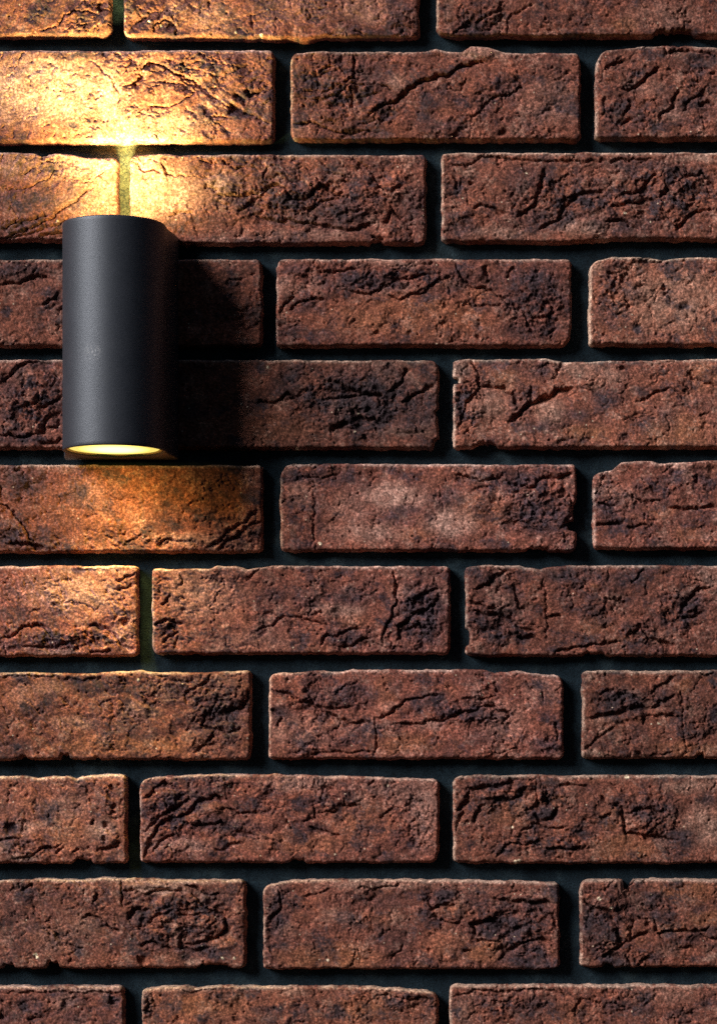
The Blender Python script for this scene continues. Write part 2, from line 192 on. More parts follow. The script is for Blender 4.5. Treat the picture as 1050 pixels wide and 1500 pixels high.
B(682, 828, 1117, 960, (670, 815, .362), (6, 8, 8, 8),
  g=[(180, 190, 60, 40, 4), (110, 270, 90, 30, 3), (90, 80, 60, 30, 3), (900, 90, 40, 20, 3), (940, 250, 50, 30, 3), (700, 280, 50, 30, 3)],
  c=[(3, 3, 0, [(350, 85), (355, 160), (358, 240), (362, 350)]), (7, 6, 3, [(70, 130), (120, 115), (140, 90), (210, 60)]), (8, 8, 3, [(50, 230), (120, 230), (180, 245), (260, 290), (310, 310)]), (7, 7, 3, [(60, 190), (110, 200), (160, 220)]), (8, 8, 2, [(240, 330), (300, 325), (350, 350)]), (5, 5, 1.5, [(225, 120), (235, 170), (250, 200), (280, 230)]), (5, 5, 2, [(590, 170), (630, 175), (680, 185)]), (7, 7, 3, [(690, 320), (740, 280), (770, 330), (830, 350), (880, 360)]), (7, 7, 3, [(890, 240), (930, 180), (960, 160), (980, 130), (1040, 120)]), (5, 5, 2, [(360, 240), (420, 240)]), (6, 6, 2, [(400, 385), (470, 370), (600, 350), (660, 345)]), (4, 4, 1, [(700, 110), (760, 50)]), (5, 5, 2, [(900, 260), (960, 240), (990, 220)])],
  r=[(150, 280, 150, 110, 1), (900, 220, 130, 100, 1), (520, 90, 160, 50, .7), (740, 310, 130, 60, .8), (130, 80, 100, 50, .6)], d=[(130, 270, 140, 70, .75), (480, 80, 140, 36, .75), (700, 90, 90, 40, .7), (940, 200, 60, 60, .8), (740, 290, 60, 40, .6), (110, 90, 70, 40, .6), (230, 150, 30, 60, .5), (430, 160, 60, 30, .4)], l=[(180, 190, 60, 40, .4), (1010, 80, 60, 40, .6), (820, 320, 60, 30, .4), (350, 60, 60, 20, .3)], o=[(560, 280, 80, 40, .5), (560, 120, 14, 10, 1), (660, 340, 60, 20, .4)],
  tp=[(30, 2), (130, 0), (230, 0), (330, 7), (360, 2), (450, 0), (1050, 0)], n=[('l', 330, 80, 6), ('b', 550, 100, 4)])
# row 7
B(-64, 983, 367, 1112, (0, 970, .371), (8, 6, 8, 8),
  g=[(930, 110, 50, 50, 5), (830, 130, 50, 40, 3), (550, 190, 60, 40, 1.5)],
  c=[(7, 7, 4, [(890, 190), (940, 185), (975, 150), (980, 110)]), (6, 6, 2, [(820, 320), (850, 270), (800, 250), (820, 200), (860, 160)]), (5, 5, 2, [(730, 160), (740, 120), (800, 90), (840, 40)]), (5, 5, 2, [(860, 250), (900, 280), (960, 260)]), (3, 3, 2, [(0, 62), (40, 50), (200, 58), (330, 70), (400, 55)]), (3, 3, 1.5, [(620, 50), (680, 70), (760, 75)]), (4, 4, 1.5, [(380, 70), (400, 60)]), (5, 5, 2, [(770, 360), (800, 330), (860, 320)])],
  r=[(860, 190, 140, 160, 1.1), (480, 190, 200, 60, .5), (680, 110, 120, 60, .5)], d=[(860, 200, 140, 140, .7), (360, 100, 80, 36, .7), (150, 200, 70, 40, .7), (350, 210, 60, 26, .5), (480, 230, 60, 40, .5), (560, 290, 90, 16, .5), (700, 120, 90, 60, .5), (60, 340, 90, 50, .5)], l=[(550, 190, 80, 40, .55), (300, 240, 100, 30, .5), (90, 130, 60, 60, .35), (180, 100, 90, 30, .4), (650, 130, 60, 30, .3), (560, 36, 120, 8, .9)], o=[(500, 330, 330, 40, .75), (740, 310, 90, 40, .5)],
  w=[(547, 70, 2.4)], n=[('b', 255, 50, 8), ('b', 90, 40, 4), ('b', 385, 30, 3)], tp=[(0, 2), (350, 4), (420, 1), (550, -1), (640, 2), (1000, 0)])
B(394, 981, 824, 1111, (380, 970, .438), (14, 16, 10, 6),
  g=[(110, 130, 60, 30, 4), (270, 120, 90, 40, 2), (770, 180, 50, 24, 3), (580, 150, 90, 50, 1.5)],
  c=[(8, 6, 4, [(35, 95), (90, 100), (140, 125), (190, 150), (250, 180), (300, 200), (380, 205)]), (4, 4, 2, [(160, 110), (190, 145), (260, 155), (320, 145)]), (6, 4, 2, [(390, 190), (440, 170), (470, 145), (490, 125), (560, 115), (620, 105)]), (6, 5, 3, [(440, 210), (520, 205), (600, 195), (640, 180), (700, 165), (740, 150), (790, 145), (830, 170), (820, 200)]), (5, 5, 2, [(700, 190), (750, 200), (800, 180)]), (4, 4, 2, [(680, 120), (740, 125), (800, 110)]), (4, 4, 1, [(945, 100), (950, 140)]), (5, 6, 1, [(40, 150), (70, 180), (60, 220)]), (3, 3, .5, [(240, 110), (270, 90), (330, 60)]), (4, 3, -1, [(390, 190), (392, 250), (388, 310)]), (3, 3, 2, [(100, 300), (260, 303), (380, 300)]), (5, 5, 2, [(990, 200), (1000, 260)])],
  r=[(700, 170, 160, 60, .9), (260, 110, 120, 60, .6), (280, 250, 100, 50, .5), (960, 270, 70, 50, .7)], d=[(290, 110, 120, 50, .75), (560, 130, 80, 40, .8), (720, 170, 110, 40, .7), (280, 250, 80, 40, .5), (60, 175, 40, 30, .6), (450, 80, 30, 20, .6), (970, 285, 60, 30, .7), (750, 250, 60, 40, .4), (180, 60, 60, 24, .4)], l=[(570, 210, 50, 20, .6), (130, 230, 110, 70, .35), (820, 210, 80, 80, .4), (370, 220, 30, 40, .4), (940, 90, 70, 60, .4), (430, 150, 40, 20, .4)], o=[(480, 270, 130, 40, .7), (420, 100, 40, 60, .5), (280, 200, 60, 20, .3)],
  tp=[(30, 5), (200, 2), (270, 4), (300, 0), (600, 0), (760, 0), (800, 5), (840, 4), (880, 1), (1000, 8)], p=[(100, 60, 3, 4)])
B(853, 982, 1285, 1110, (840, 970, .2), (8, 8, 8, 4),
  g=[(450, 390, 70, 30, 5), (670, 370, 90, 30, 4), (300, 420, 120, 30, 3), (650, 290, 110, 30, 3), (120, 110, 30, 40, 3)],
  c=[(9, 12, 5, [(130, 400), (220, 390), (330, 370), (400, 345), (480, 330), (560, 350)]), (4, 4, 2, [(540, 240), (600, 200), (680, 160), (740, 100)]), (6, 6, 3, [(570, 330), (640, 290), (740, 240)]), (6, 6, 3, [(620, 380), (720, 390), (780, 390)]), (3, 3, 0, [(785, 200), (795, 350), (800, 480), (818, 640)]), (4, 4, 2, [(70, 640), (160, 570), (250, 500), (300, 470)]), (5, 5, 2, [(180, 250), (230, 210), (300, 200)]), (5, 5, 2, [(500, 460), (540, 400), (640, 400)]), (4, 4, 2, [(430, 660), (540, 680), (640, 680), (740, 670)]), (5, 6, 1, [(910, 680), (950, 690)]), (4, 4, 2, [(880, 70), (960, 90), (1030, 80)])],
  r=[(400, 280, 300, 120, .9), (900, 480, 200, 140, .7), (350, 600, 260, 90, .6)], d=[(330, 290, 230, 100, .9), (620, 250, 110, 80, .7), (450, 520, 110, 80, .5), (1030, 380, 60, 70, .8), (880, 530, 100, 60, .6), (270, 80, 110, 24, .8), (900, 200, 80, 60, .4)], l=[(110, 110, 40, 30, .9), (200, 430, 140, 40, .4), (170, 670, 110, 30, .7), (950, 80, 80, 24, .5)], o=[(870, 640, 180, 60, .7), (800, 180, 70, 60, .5), (650, 620, 110, 40, .4)], w=[(620, 447, 2)], n=[('b', 930, 60, 6)])
# row 8
B(-245, 1136, 185, 1264, (0, 1120, .19), (8, 6, 6, 8),
  g=[(200, 690, 160, 30, 3), (620, 680, 120, 30, 3), (850, 560, 80, 80, 2)],
  c=[(5, 5, 3, [(0, 590), (120, 570), (160, 560)]), (5, 5, 3, [(100, 730), (250, 690), (340, 650), (480, 620)]), (5, 5, 2, [(430, 680), (480, 640)]), (5, 5, 3, [(560, 690), (620, 640)]), (6, 7, 2, [(760, 660), (860, 650), (940, 610)]), (5, 5, 2, [(720, 460), (740, 420)])],
  p=[(95, 490, 10, 6), (600, 130, 7, 3), (865, 175, 4, 6), (850, 230, 5, 3), (885, 320, 5, 6), (880, 370, 4, 5), (820, 465, 6, 5), (800, 580, 6, 6), (725, 450, 3, 4), (215, 240, 5, 3)],
  d=[(95, 490, 50, 50, 1), (330, 330, 70, 60, .6), (80, 230, 40, 50, .5), (50, 340, 90, 60, .4), (60, 600, 100, 60, .6), (370, 590, 40, 50, .5), (600, 130, 40, 20, .8)],
  l=[(250, 480, 120, 60, .5), (800, 500, 130, 80, .5), (160, 720, 120, 30, .7), (500, 330, 200, 100, .3)], o=[(520, 520, 160, 120, .5), (870, 690, 60, 30, .5)], r=[(200, 650, 260, 90, .8), (850, 560, 110, 120, .7)],
  tp=[(0, 1), (180, 1), (300, 4), (430, 1), (540, 0), (600, 4), (650, 1), (780, -1), (960, -1)], n=[('b', 650, 170, 6)])
B(205, 1136, 642, 1263, (195, 1120, .438), (16, 8, 20, 8),
  g=[(250, 150, 60, 24, 3), (330, 60, 90, 20, 1.5), (70, 120, 50, 40, 3), (690, 100, 50, 20, 3), (160, 270, 60, 20, 2), (450, 190, 50, 30, 2)],
  c=[(9, 6, 5, [(35, 310), (60, 250), (80, 205), (130, 180), (190, 160), (220, 120), (280, 110), (320, 115)]), (6, 5, 3, [(35, 120), (70, 80), (100, 60), (160, 80)]), (6, 6, 3, [(50, 210), (90, 180), (130, 150), (190, 110)]), (5, 4, 3, [(280, 145), (340, 155), (380, 165), (420, 160)]), (6, 6, 3, [(160, 190), (230, 205), (290, 190), (340, 220), (420, 240)]), (7, 5, 3, [(590, 205), (630, 222), (690, 235)]), (4, 4, 2, [(500, 170), (525, 200), (535, 215)]), (4, 4, 2, [(560, 190), (610, 175), (610, 130)]), (4, 4, 2, [(620, 165), (690, 155)]), (4, 4, 2, [(690, 130), (760, 140)]), (4, 4, 2, [(780, 70), (810, 50)]), (4, 5, 2, [(270, 280), (300, 290), (320, 270), (370, 262)]), (4, 5, 2, [(820, 175), (870, 150)]), (5, 4, 2, [(60, 300), (90, 260), (140, 230)])],
  r=[(130, 160, 130, 110, 1), (680, 120, 110, 60, .8), (350, 220, 130, 50, .7), (960, 220, 60, 90, .6)], d=[(160, 130, 110, 60, .8), (60, 70, 60, 30, .7), (300, 200, 140, 26, .7), (390, 220, 70, 40, .5), (690, 110, 70, 36, .6), (430, 270, 60, 30, .3), (930, 260, 24, 20, .7), (620, 210, 40, 14, .7), (300, 265, 24, 30, .7)], l=[(560, 60, 130, 30, .7), (180, 270, 80, 30, .6), (970, 140, 50, 140, .6), (870, 80, 120, 40, .4), (50, 240, 30, 50, .6), (250, 40, 110, 10, .5)], o=[(550, 260, 240, 40, .5), (760, 180, 130, 80, .5), (260, 150, 60, 26, .5)], w=[(323, 70, 2), (850, 70, 1.8), (675, 300, 1.8), (520, 190, 1.5)], p=[(300, 265, 8, 2), (935, 260, 6, 4)], n=[('b', 560, 60, 4)],
  tp=[(30, 4), (100, 0), (300, -2), (600, 0), (1000, 5)])
B(664, 1136, 1098, 1264, (650, 1120, .381), (14, 8, 6, 8),
  g=[(240, 90, 90, 14, 3), (140, 120, 60, 16, 3), (370, 110, 12, 60, 4), (640, 190, 40, 60, 3), (450, 240, 60, 20, 4), (760, 220, 60, 30, 3), (370, 310, 90, 16, 3), (240, 190, 80, 40, 2)],
  c=[(9, 12, 4, [(90, 92), (150, 90), (220, 80), (280, 55)]), (7, 6, 2, [(50, 180), (90, 140), (100, 100)]), (6, 6, 3, [(110, 225), (140, 170), (160, 150)]), (8, 9, 3, [(180, 130), (240, 140), (290, 120), (320, 85)]), (9, 9, 3, [(340, 190), (370, 215), (410, 205), (440, 170)]), (5, 4, 0, [(355, 60), (358, 120), (360, 180)]), (5, 4, 1, [(392, 80), (400, 130), (395, 170)]), (6, 5, 3, [(290, 260), (350, 225), (410, 250), (480, 240)]), (6, 5, 3, [(200, 350), (240, 310), (290, 300), (350, 305), (400, 320), (480, 325), (560, 322)]), (8, 7, 4, [(680, 150), (690, 210), (700, 260), (760, 270), (830, 280), (900, 290)]), (5, 5, 2, [(600, 120), (640, 150), (680, 150)]), (6, 6, 2, [(700, 190), (760, 170), (860, 180)]), (4, 4, 1.5, [(40, 370), (120, 380), (230, 375)]), (5, 5, 2, [(440, 90), (480, 70), (560, 90)]), (5, 5, 2, [(640, 190), (600, 210)]), (5, 5, 2, [(40, 260), (60, 200), (80, 180)])],
  r=[(280, 130, 260, 90, .9), (800, 190, 140, 110, 1), (380, 300, 200, 50, .9), (120, 220, 90, 120, .6)], d=[(180, 85, 110, 28, .95), (370, 190, 90, 30, .95), (220, 135, 70, 26, .7), (800, 170, 130, 60, .65), (900, 290, 90, 50, .8), (480, 320, 110, 14, .7), (230, 330, 70, 24, .7), (550, 90, 80, 20, .4), (120, 200, 40, 60, .5)], l=[(960, 80, 110, 30, .7), (1000, 240, 90, 90, .7), (870, 200, 30, 14, .5), (500, 50, 160, 8, .5)], o=[(690, 320, 140, 50, .7), (250, 190, 100, 50, .55), (640, 210, 60, 50, .5), (430, 130, 50, 30, .4)], w=[(702, 48, 3.4), (262, 240, 2.2), (275, 374, 3.4), (288, 370, 3)])
# row 9
B(-75, 1288, 359, 1418, (0, 1275, .362), (8, 8, 10, 8),
  g=[(720, 120, 120, 40, 6), (820, 230, 90, 50, 6), (650, 230, 70, 60, 4), (560, 100, 60, 30, 4), (900, 300, 60, 30, 4), (960, 200, 30, 80, 3), (590, 60, 110, 16, 4), (350, 230, 80, 50, 2)],
  c=[(5, 4, 0, [(490, 40), (495, 100), (500, 140)]), (9, 9, 3, [(520, 200), (540, 160), (600, 160)]), (6, 5, 3, [(500, 90), (540, 80), (590, 100), (640, 80), (700, 75), (760, 90)]), (8, 6, 4, [(780, 90), (810, 130), (850, 160), (910, 180), (915, 240), (880, 270), (800, 295), (740, 300)]), (5, 4, 3, [(720, 185), (780, 180), (830, 185)]), (10, 10, 4, [(730, 260), (740, 310), (780, 330), (850, 310)]), (7, 6, 3, [(430, 210), (460, 240), (490, 250)]), (6, 6, 3, [(600, 210), (640, 180), (700, 160)]), (7, 8, 3, [(380, 125), (390, 95)]), (6, 7, 3, [(90, 80), (130, 55)]), (7, 7, 3, [(560, 300), (620, 290), (660, 310), (720, 320)]), (7, 6, 3, [(750, 60), (800, 70), (850, 100), (900, 90)]), (5, 5, 2, [(330, 190), (380, 180), (430, 210)]), (4, 4, 2, [(270, 300), (340, 320)])],
  r=[(720, 200, 260, 150, 1), (120, 80, 130, 60, .5), (400, 120, 80, 60, .6)], d=[(820, 330, 130, 40, .85), (880, 120, 80, 50, .7), (570, 190, 60, 36, .7), (40, 200, 60, 100, .45), (220, 120, 60, 60, .4), (800, 230, 90, 50, .35), (110, 70, 50, 20, .7), (140, 240, 30, 24, .5)], l=[(640, 70, 130, 28, .9), (240, 280, 110, 60, .3), (700, 45, 260, 10, .9), (790, 370, 40, 14, .7), (340, 230, 90, 60, .2)], o=[(720, 350, 90, 26, .4), (900, 290, 60, 30, .4)], p=[(575, 368, 8, 8)], w=[(145, 340, 3), (150, 352, 2.5), (900, 355, 2), (948, 355, 2)], n=[('b', 210, 60, 8), ('b', 30, 60, 6), ('b', 880, 160, 5)],
  tp=[(0, 2), (150, 0), (380, 0), (410, -2), (450, -1), (500, 0), (1000, 1)])
B(386, 1289, 818, 1419, (370, 1275, .438), (14, 6, 8, 4),
  g=[(930, 200, 70, 20, 5), (930, 90, 90, 16, 4), (860, 240, 80, 20, 4), (690, 130, 60, 30, 2.5), (650, 80, 60, 20, 2), (990, 270, 30, 20, 2)],
  c=[(10, 12, 5, [(735, 225), (740, 180), (800, 165), (870, 200), (920, 180)]), (7, 6, 4, [(800, 90), (860, 100), (920, 110), (1000, 110)]), (8, 7, 4, [(820, 300), (850, 270), (900, 240), (960, 230), (1000, 240)]), (7, 6, 2, [(590, 85), (600, 130), (650, 115), (690, 110)]), (5, 5, 2, [(600, 150), (640, 170), (730, 190)]), (6, 7, 2, [(700, 270), (730, 265)]), (4, 4, 2, [(350, 60), (440, 60), (500, 45)]), (5, 5, 2, [(740, 230), (830, 240)]), (3, 4, 1.5, [(460, 290), (490, 270), (500, 240)]), (3, 3, 1, [(170, 90), (260, 60)]), (6, 7, 2, [(960, 130), (1000, 150), (1020, 200)]), (5, 5, 1, [(80, 60), (100, 120), (60, 170)])],
  r=[(880, 190, 160, 130, .9), (640, 120, 120, 70, .7), (90, 110, 70, 100, .5)], d=[(840, 190, 130, 44, .95), (920, 290, 110, 50, .9), (90, 130, 50, 100, .7), (630, 90, 70, 36, .8), (740, 100, 70, 40, .6), (930, 130, 90, 40, .6), (200, 240, 50, 60, .4), (420, 110, 110, 40, .35), (480, 240, 60, 60, .35), (520, 300, 80, 20, .4)], l=[(430, 50, 200, 14, .6), (300, 160, 60, 20, .4), (60, 60, 40, 20, .5), (120, 200, 40, 30, .3), (760, 60, 60, 20, .3)], o=[(260, 290, 180, 50, .85), (780, 270, 70, 40, .9), (680, 120, 60, 40, .6), (420, 160, 90, 40, .3), (650, 250, 80, 60, .4), (1000, 275, 24, 20, .5)], w=[(252, 300, 2), (560, 210, 1.5)], tp=[(30, 8), (120, 1), (400, -1), (700, 0), (1000, 3)], p=[(590, 268, 4, 4)])
B(850, 1288, 1283, 1416, (835, 1275, .2048), (14, 8, 8, 4),
  g=[(390, 430, 40, 70, 4), (500, 400, 50, 50, 4), (280, 270, 60, 40, 4), (280, 500, 60, 40, 3), (200, 110, 120, 40, 3), (510, 640, 30, 60, 3), (440, 640, 24, 60, 3)],
  c=[(9, 9, 3, [(90, 200), (140, 250), (210, 270), (280, 310), (330, 360)]), (8, 6, 3, [(330, 430), (345, 490), (355, 520)]), (8, 7, 3, [(300, 580), (350, 550), (400, 510), (470, 480), (540, 440)]), (5, 4, 1, [(440, 350), (440, 470)]), (6, 5, 3, [(610, 460), (680, 430), (800, 430), (920, 435), (1000, 400)]), (5, 5, 3, [(930, 440), (980, 485), (1050, 495)]), (5, 5, 1, [(340, 260), (370, 290)]), (5, 4, 1, [(520, 230), (545, 260)]), (6, 6, 2, [(470, 330), (540, 340), (550, 400)]), (9, 10, 2, [(240, 620), (310, 600), (380, 640)]), (4, 4, 2, [(780, 540), (900, 560)]), (5, 5, 1, [(400, 600), (410, 670)]), (5, 5, 1, [(480, 680), (540, 620)]), (5, 5, 2, [(600, 350), (620, 440)])],
  r=[(250, 400, 220, 300, 1), (600, 250, 200, 100, .7), (500, 620, 200, 90, .8)], d=[(170, 370, 130, 170, .85), (300, 640, 130, 60, .9), (560, 200, 140, 60, .7), (640, 310, 100, 60, .7), (870, 480, 100, 70, .5), (1000, 430, 70, 50, .6), (160, 100, 60, 30, .5), (930, 280, 50, 30, .6), (440, 290, 70, 60, .5)], l=[(100, 650, 30, 40, .8), (1000, 630, 60, 20, .7), (340, 100, 90, 30, .3), (700, 570, 90, 50, .3)], o=[(850, 160, 250, 80, .7), (950, 350, 120, 60, .7), (720, 410, 130, 40, .6), (400, 440, 50, 60, .4)], w=[(208, 203, 2.6), (205, 195, 2), (290, 268, 1.8)], n=[('t', 373, 70, 18), ('b', 260, 80, 5)])
# row 10
B(-254, 1445, 181, 1575, (0, 1435, .476), (6, 6, 8, 8),
  r=[(100, 90, 200, 50, .6)], c=[(3, 3, 3, [(0, 38), (150, 40), (240, 40), (330, 40), (380, 42)]), (5, 5, 1, [(330, 75), (370, 65)])], d=[(90, 80, 60, 24, .7), (345, 65, 40, 14, .8), (20, 110, 60, 40, .5), (220, 120, 60, 30, .5)], l=[(270, 30, 130, 8, 1), (200, 70, 50, 30, .4)], p=[(345, 65, 7, 5)])
B(208, 1445, 641, 1575, (0, 1435, .476), (8, 16, 8, 4),
  r=[(450, 80, 30, 60, .8), (1230, 60, 110, 40, .8)], c=[(6, 4, 2, [(455, 55), (465, 75), (450, 95), (475, 110)]), (3, 3, 2, [(560, 32), (600, 36), (660, 30)]), (4, 4, 2, [(1180, 50), (1250, 55), (1330, 60)])], l=[(560, 30, 120, 8, .6), (900, 40, 50, 14, .5), (450, 60, 20, 40, .5)], o=[(620, 80, 160, 50, .6), (1120, 90, 90, 40, .6)], d=[(810, 95, 40, 14, .8), (1030, 110, 50, 20, .7), (940, 110, 30, 20, .5)], tp=[(440, 4), (500, 0), (570, 0), (600, 3), (660, 0), (1100, 0), (1250, 4), (1340, 8)])
B(659, 1443, 1092, 1574, (500, 1435, .524), (10, 8, 8, 8),
  r=[(450, 70, 160, 50, .8), (760, 60, 160, 40, .6)], c=[(4, 4, 2, [(320, 45), (370, 30), (450, 32), (560, 28), (620, 40)]), (4, 4, 1, [(650, 100), (660, 60), (700, 50)]), (4, 4, 1, [(750, 60), (800, 80)])], l=[(340, 90, 40, 40, .4), (900, 40, 110, 30, .3)], d=[(540, 80, 90, 40, .6), (780, 70, 60, 24, .7), (400, 60, 60, 20, .5)], o=[(640, 90, 60, 40, .3)])
# the same wall going on beyond the photograph
EXT = []
ROWY = [(-230, -100), (-78, 51), (73, 204), (225, 353), (379, 506), (527, 656), (680, 807), (829, 958), (982, 1111), (1136, 1264), (1289, 1418), (1445, 1574), (1597, 1727)]
ROWX = [(-40,), (182,), (-38,), (190,), (-52,), (207,), (-50,), (223,), (-62,), (205,), (-75,), (208,), (-60,)]
for (ya, yb), (ph,) in zip(ROWY, ROWX):
    k0 = ph - 457 * 3
    for q in range(8):
        xa = k0 + 457 * q + (q * 37 % 5) - 2
        xb = xa + 432
        hit = any(b['y0'] < yb - 20 and b['y1'] > ya + 20 and b['x0'] < xb - 8 and b['x1'] > xa + 8 for b in BR)
        if not hit and xb > -560 and xa < 1640:
            EXT.append((xa, ya, xb, yb))
for e in EXT:
    BR.append(dict(x0=e[0], y0=e[1], x1=e[2], y1=e[3], T=(0, 0, 1), rad=(10, 10, 10, 10), k={}))

def seg_field(X, Y, pts):
    best = np.full(X.shape, 1e9); sgn = np.zeros(X.shape); tt = np.zeros(X.shape)
    n = len(pts) - 1
    for i in range(n):
        ax, ay = pts[i]; bx, by = pts[i + 1]
        dx, dy = bx - ax, by - ay
        L = dx * dx + dy * dy + 1e-6
        t = np.clip(((X - ax) * dx + (Y - ay) * dy) / L, 0, 1)
        ex = X - ax - t * dx; ey = Y - ay - t * dy
        d = np.hypot(ex, ey)
        nx, ny = -dy, dx
        if nx * .6 + ny * .8 < 0: nx, ny = -nx, -ny
        s = np.sign(ex * nx + ey * ny)
        m = d < best
        best = np.where(m, d, best); sgn = np.where(m, s, sgn); tt = np.where(m, (i + t) / n, tt)
    return best, sgn, tt

def blob(X, Y, x, y, rx, ry, e0=1.25, e1=.55):
    q = np.hypot((X - x) / rx, (Y - y) / ry)
    return 1 - sst(e1, e0, q)

TONE = [1, 1, .75, 1, 1.1, .88, .85, 1, 1, .95, .95, .82, .9, 1.2, .85, .72, 1.12, 1, 1.08, 1, 1.3, 1, .8, .88, .95, .7, 1.15, .92, .82, .95, .88, .76, .9, 1, .88]
C_RUST = np.array([.258, .084, .053]); C_BROWN = np.array([.155, .057, .043]); C_DARK = np.array([.038, .027, .036])
C_PALE = np.array([.47, .275, .215]); C_ORNG = np.array([.315, .118, .058]); C_RIM_LIT = np.array([.60, .44, .36]); C_GRIT = np.array([.75, .62, .45])
DEPTH = 22.0

def brick_patch(b, idx):
    x0, y0, x1, y1 = b['x0'], b['y0'], b['x1'], b['y1']
    ox, oy, s = b['T']; K = b['k']
    vis = x1 > -10 and x0 < 1060 and y1 > -10 and y0 < 1510
    step = 1.25 if vis else 3.5
    nu = int((x1 - x0) / step); nv = int((y1 - y0) / step)
    u = np.linspace(0, 1, nu + 1); v = np.linspace(0, 1, nv + 1)
    Uu, Vv = np.meshgrid(u, v)
    xs = x0 + (x1 - x0) * u; ys = y0 + (y1 - y0) * v
    so = idx * 7 % 97
    # outline
    top = y0 + 1.6 * fbm(xs, xs * 0 + idx * 31., 38, 4, so)
    bot = y1 + 2.0 * fbm(xs, xs * 0 + idx * 57., 26, 5, so + 1, .6)
    lef = x0 + 1.5 * fbm(ys, ys * 0 + idx * 13., 30, 4, so + 2)
    rig = x1 + 2.0 * fbm(ys, ys * 0 + idx * 77., 26, 5, so + 3, .6)
    if 'tp' in K:
        P = K['tp']; top = top + np.interp(xs, [ox + p[0] * s for p in P], [p[1] for p in P])
    if 'bp' in K:
        P = K['bp']; bot = bot + np.interp(xs, [ox + p[0] * s for p in P], [p[1] for p in P])
    for (e, pos, w, dep) in K.get('n', []):
        w = w * s
        if e in 'tb':
            t = np.abs(xs - (ox + pos * s) + 2 * fbm(xs, xs * 0, 9, 2, so)) / (w * .5)
            a = dep * (1 - sst(.6, 1.1, t)) * (1 + .35 * fbm(xs, xs * 0 + 3, 7, 3, so))
            if e == 't': top = top + a
            else: bot = bot - a
        else:
            t = np.abs(ys - (oy + pos * s) + 2 * fbm(ys, ys * 0, 9, 2, so)) / (w * .5)
            a = dep * (1 - sst(.6, 1.1, t))
            if e == 'l': lef = lef + a
            else: rig = rig - a
    def corner(r, d):
        d = np.clip(d, 0, r)
        return r - np.sqrt(np.maximum(r * r - (r - d) ** 2, 0))
    tl, tr, br_, bl = b['rad']
    lef = lef + .75 * (corner(tl, ys - y0) + corner(bl, y1 - ys)); rig = rig - .75 * (corner(tr, ys - y0) + corner(br_, y1 - ys))
    X = lef[:, None] * (1 - Uu) + rig[:, None] * Uu
    # keep interior rows straight, only bend towards outline near it
    Y = top[None, :] * (1 - Vv) + bot[None, :] * Vv
    # relief ------------------------------------------------------
    wx = X + 5 * fbm(X, Y, 28, 3, 11) + 1.6 * fbm(X, Y, 7, 2, 12); wy = Y + 5 * fbm(X, Y, 28, 3, 13) + 1.6 * fbm(X, Y, 7, 2, 14)
    wx2 = X + 4.5 * fbm(X, Y, 18, 4, 15, .6); wy2 = Y + 4.5 * fbm(X, Y, 18, 4, 16, .6)
    H = 2.0 * fbm(X, Y, 110, 2, so) + 1.5 * fbm(X, Y, 34, 4, so + 1) + .5 * fbm(X, Y, 9, 3, so + 2)
    R = .14 + .5 * sst(.05, .6, fbm(X, Y, 70, 3, so + 4))
    for (x, y, rx, ry, a) in K.get('r', []):
        R = np.maximum(R, a * blob(wx, wy, ox + x * s, oy + y * s, rx * s, ry * s, 1.3, .3))
    calm = np.zeros_like(X)
    for (x, y, rx, ry, a) in K.get('l', []):
        if a > .75: calm = np.maximum(calm, blob(wx, wy, ox + x * s, oy + y * s, rx * s, ry * s, 1.4, .7))
    R = R * (1 - .8 * calm)
    ca, sa = math.cos(.42), math.sin(.42)
    A = (wx * ca - wy * sa); Bq = (wx * sa + wy * ca)
    fold = ridge(A / 1.9, Bq, 17, 4, so + 5)
    f1, f2, cid = voro(wx + 3 * fbm(X, Y, 10, 2, 3), wy, 15, so)
    clod = np.minimum((f2 - f1) / .28, 1) * 1.9 + (cid - .5) * 1.6
    g1, g2, cid2 = voro(wx, wy + 2 * fbm(X, Y, 6, 2, 4), 6.5, so + 9)
    tf = 2.6 * fbm(A / 1.7, Bq, 30, 5, so + 60, .55) + .35 * fbm(X, Y, 9, 3, so + 64)
    ti = np.floor(tf); ter = ti + sst(0, .17, tf - ti) + .25 * (tf - ti)
    tg = 2.2 * fbm(wx, wy, 46, 5, so + 70, .6); tj = np.floor(tg); ter2 = tj + sst(0, .12, tg - tj)
    H = H + .8 * R * (2.6 * fold + 1.0 * clod + .5 * (cid2 - .5) + .5 * np.minimum((g2 - g1) / .3, 1) + 1.7 * fbm(X, Y, 13, 4, so + 7, .6) + 3.3 * ter) - R * 2.3
    H = H + .9 * ter2 * (.4 + .6 * R) * (1 - .6 * calm)
    for (x, y, rx, ry, a) in K.get('g', []):
        H = H + .8 * a * blob(wx2, wy2, ox + x * s, oy + y * s, rx * s, ry * s, 1.15, .35)
    # hairline cracks, branching, mostly where the clay is crumpled
    hx = wx + 4 * fbm(X, Y, 12, 3, 91, .6); hy = wy + 4 * fbm(X, Y, 12, 3, 94, .6)
    for (scv, dpv, sd_) in ((34, 3.0, 101), (17, 2.2, 105)):
        e1, e2, _ = voro(hx / 1.35, hy, scv, so + sd_)
        line = np.exp(-((e2 - e1) * scv / 1.5) ** 2)
        H = H - dpv * line * sst(.0, .45, fbm(X, Y, 30, 2, so + sd_) + .9 * R - .25)
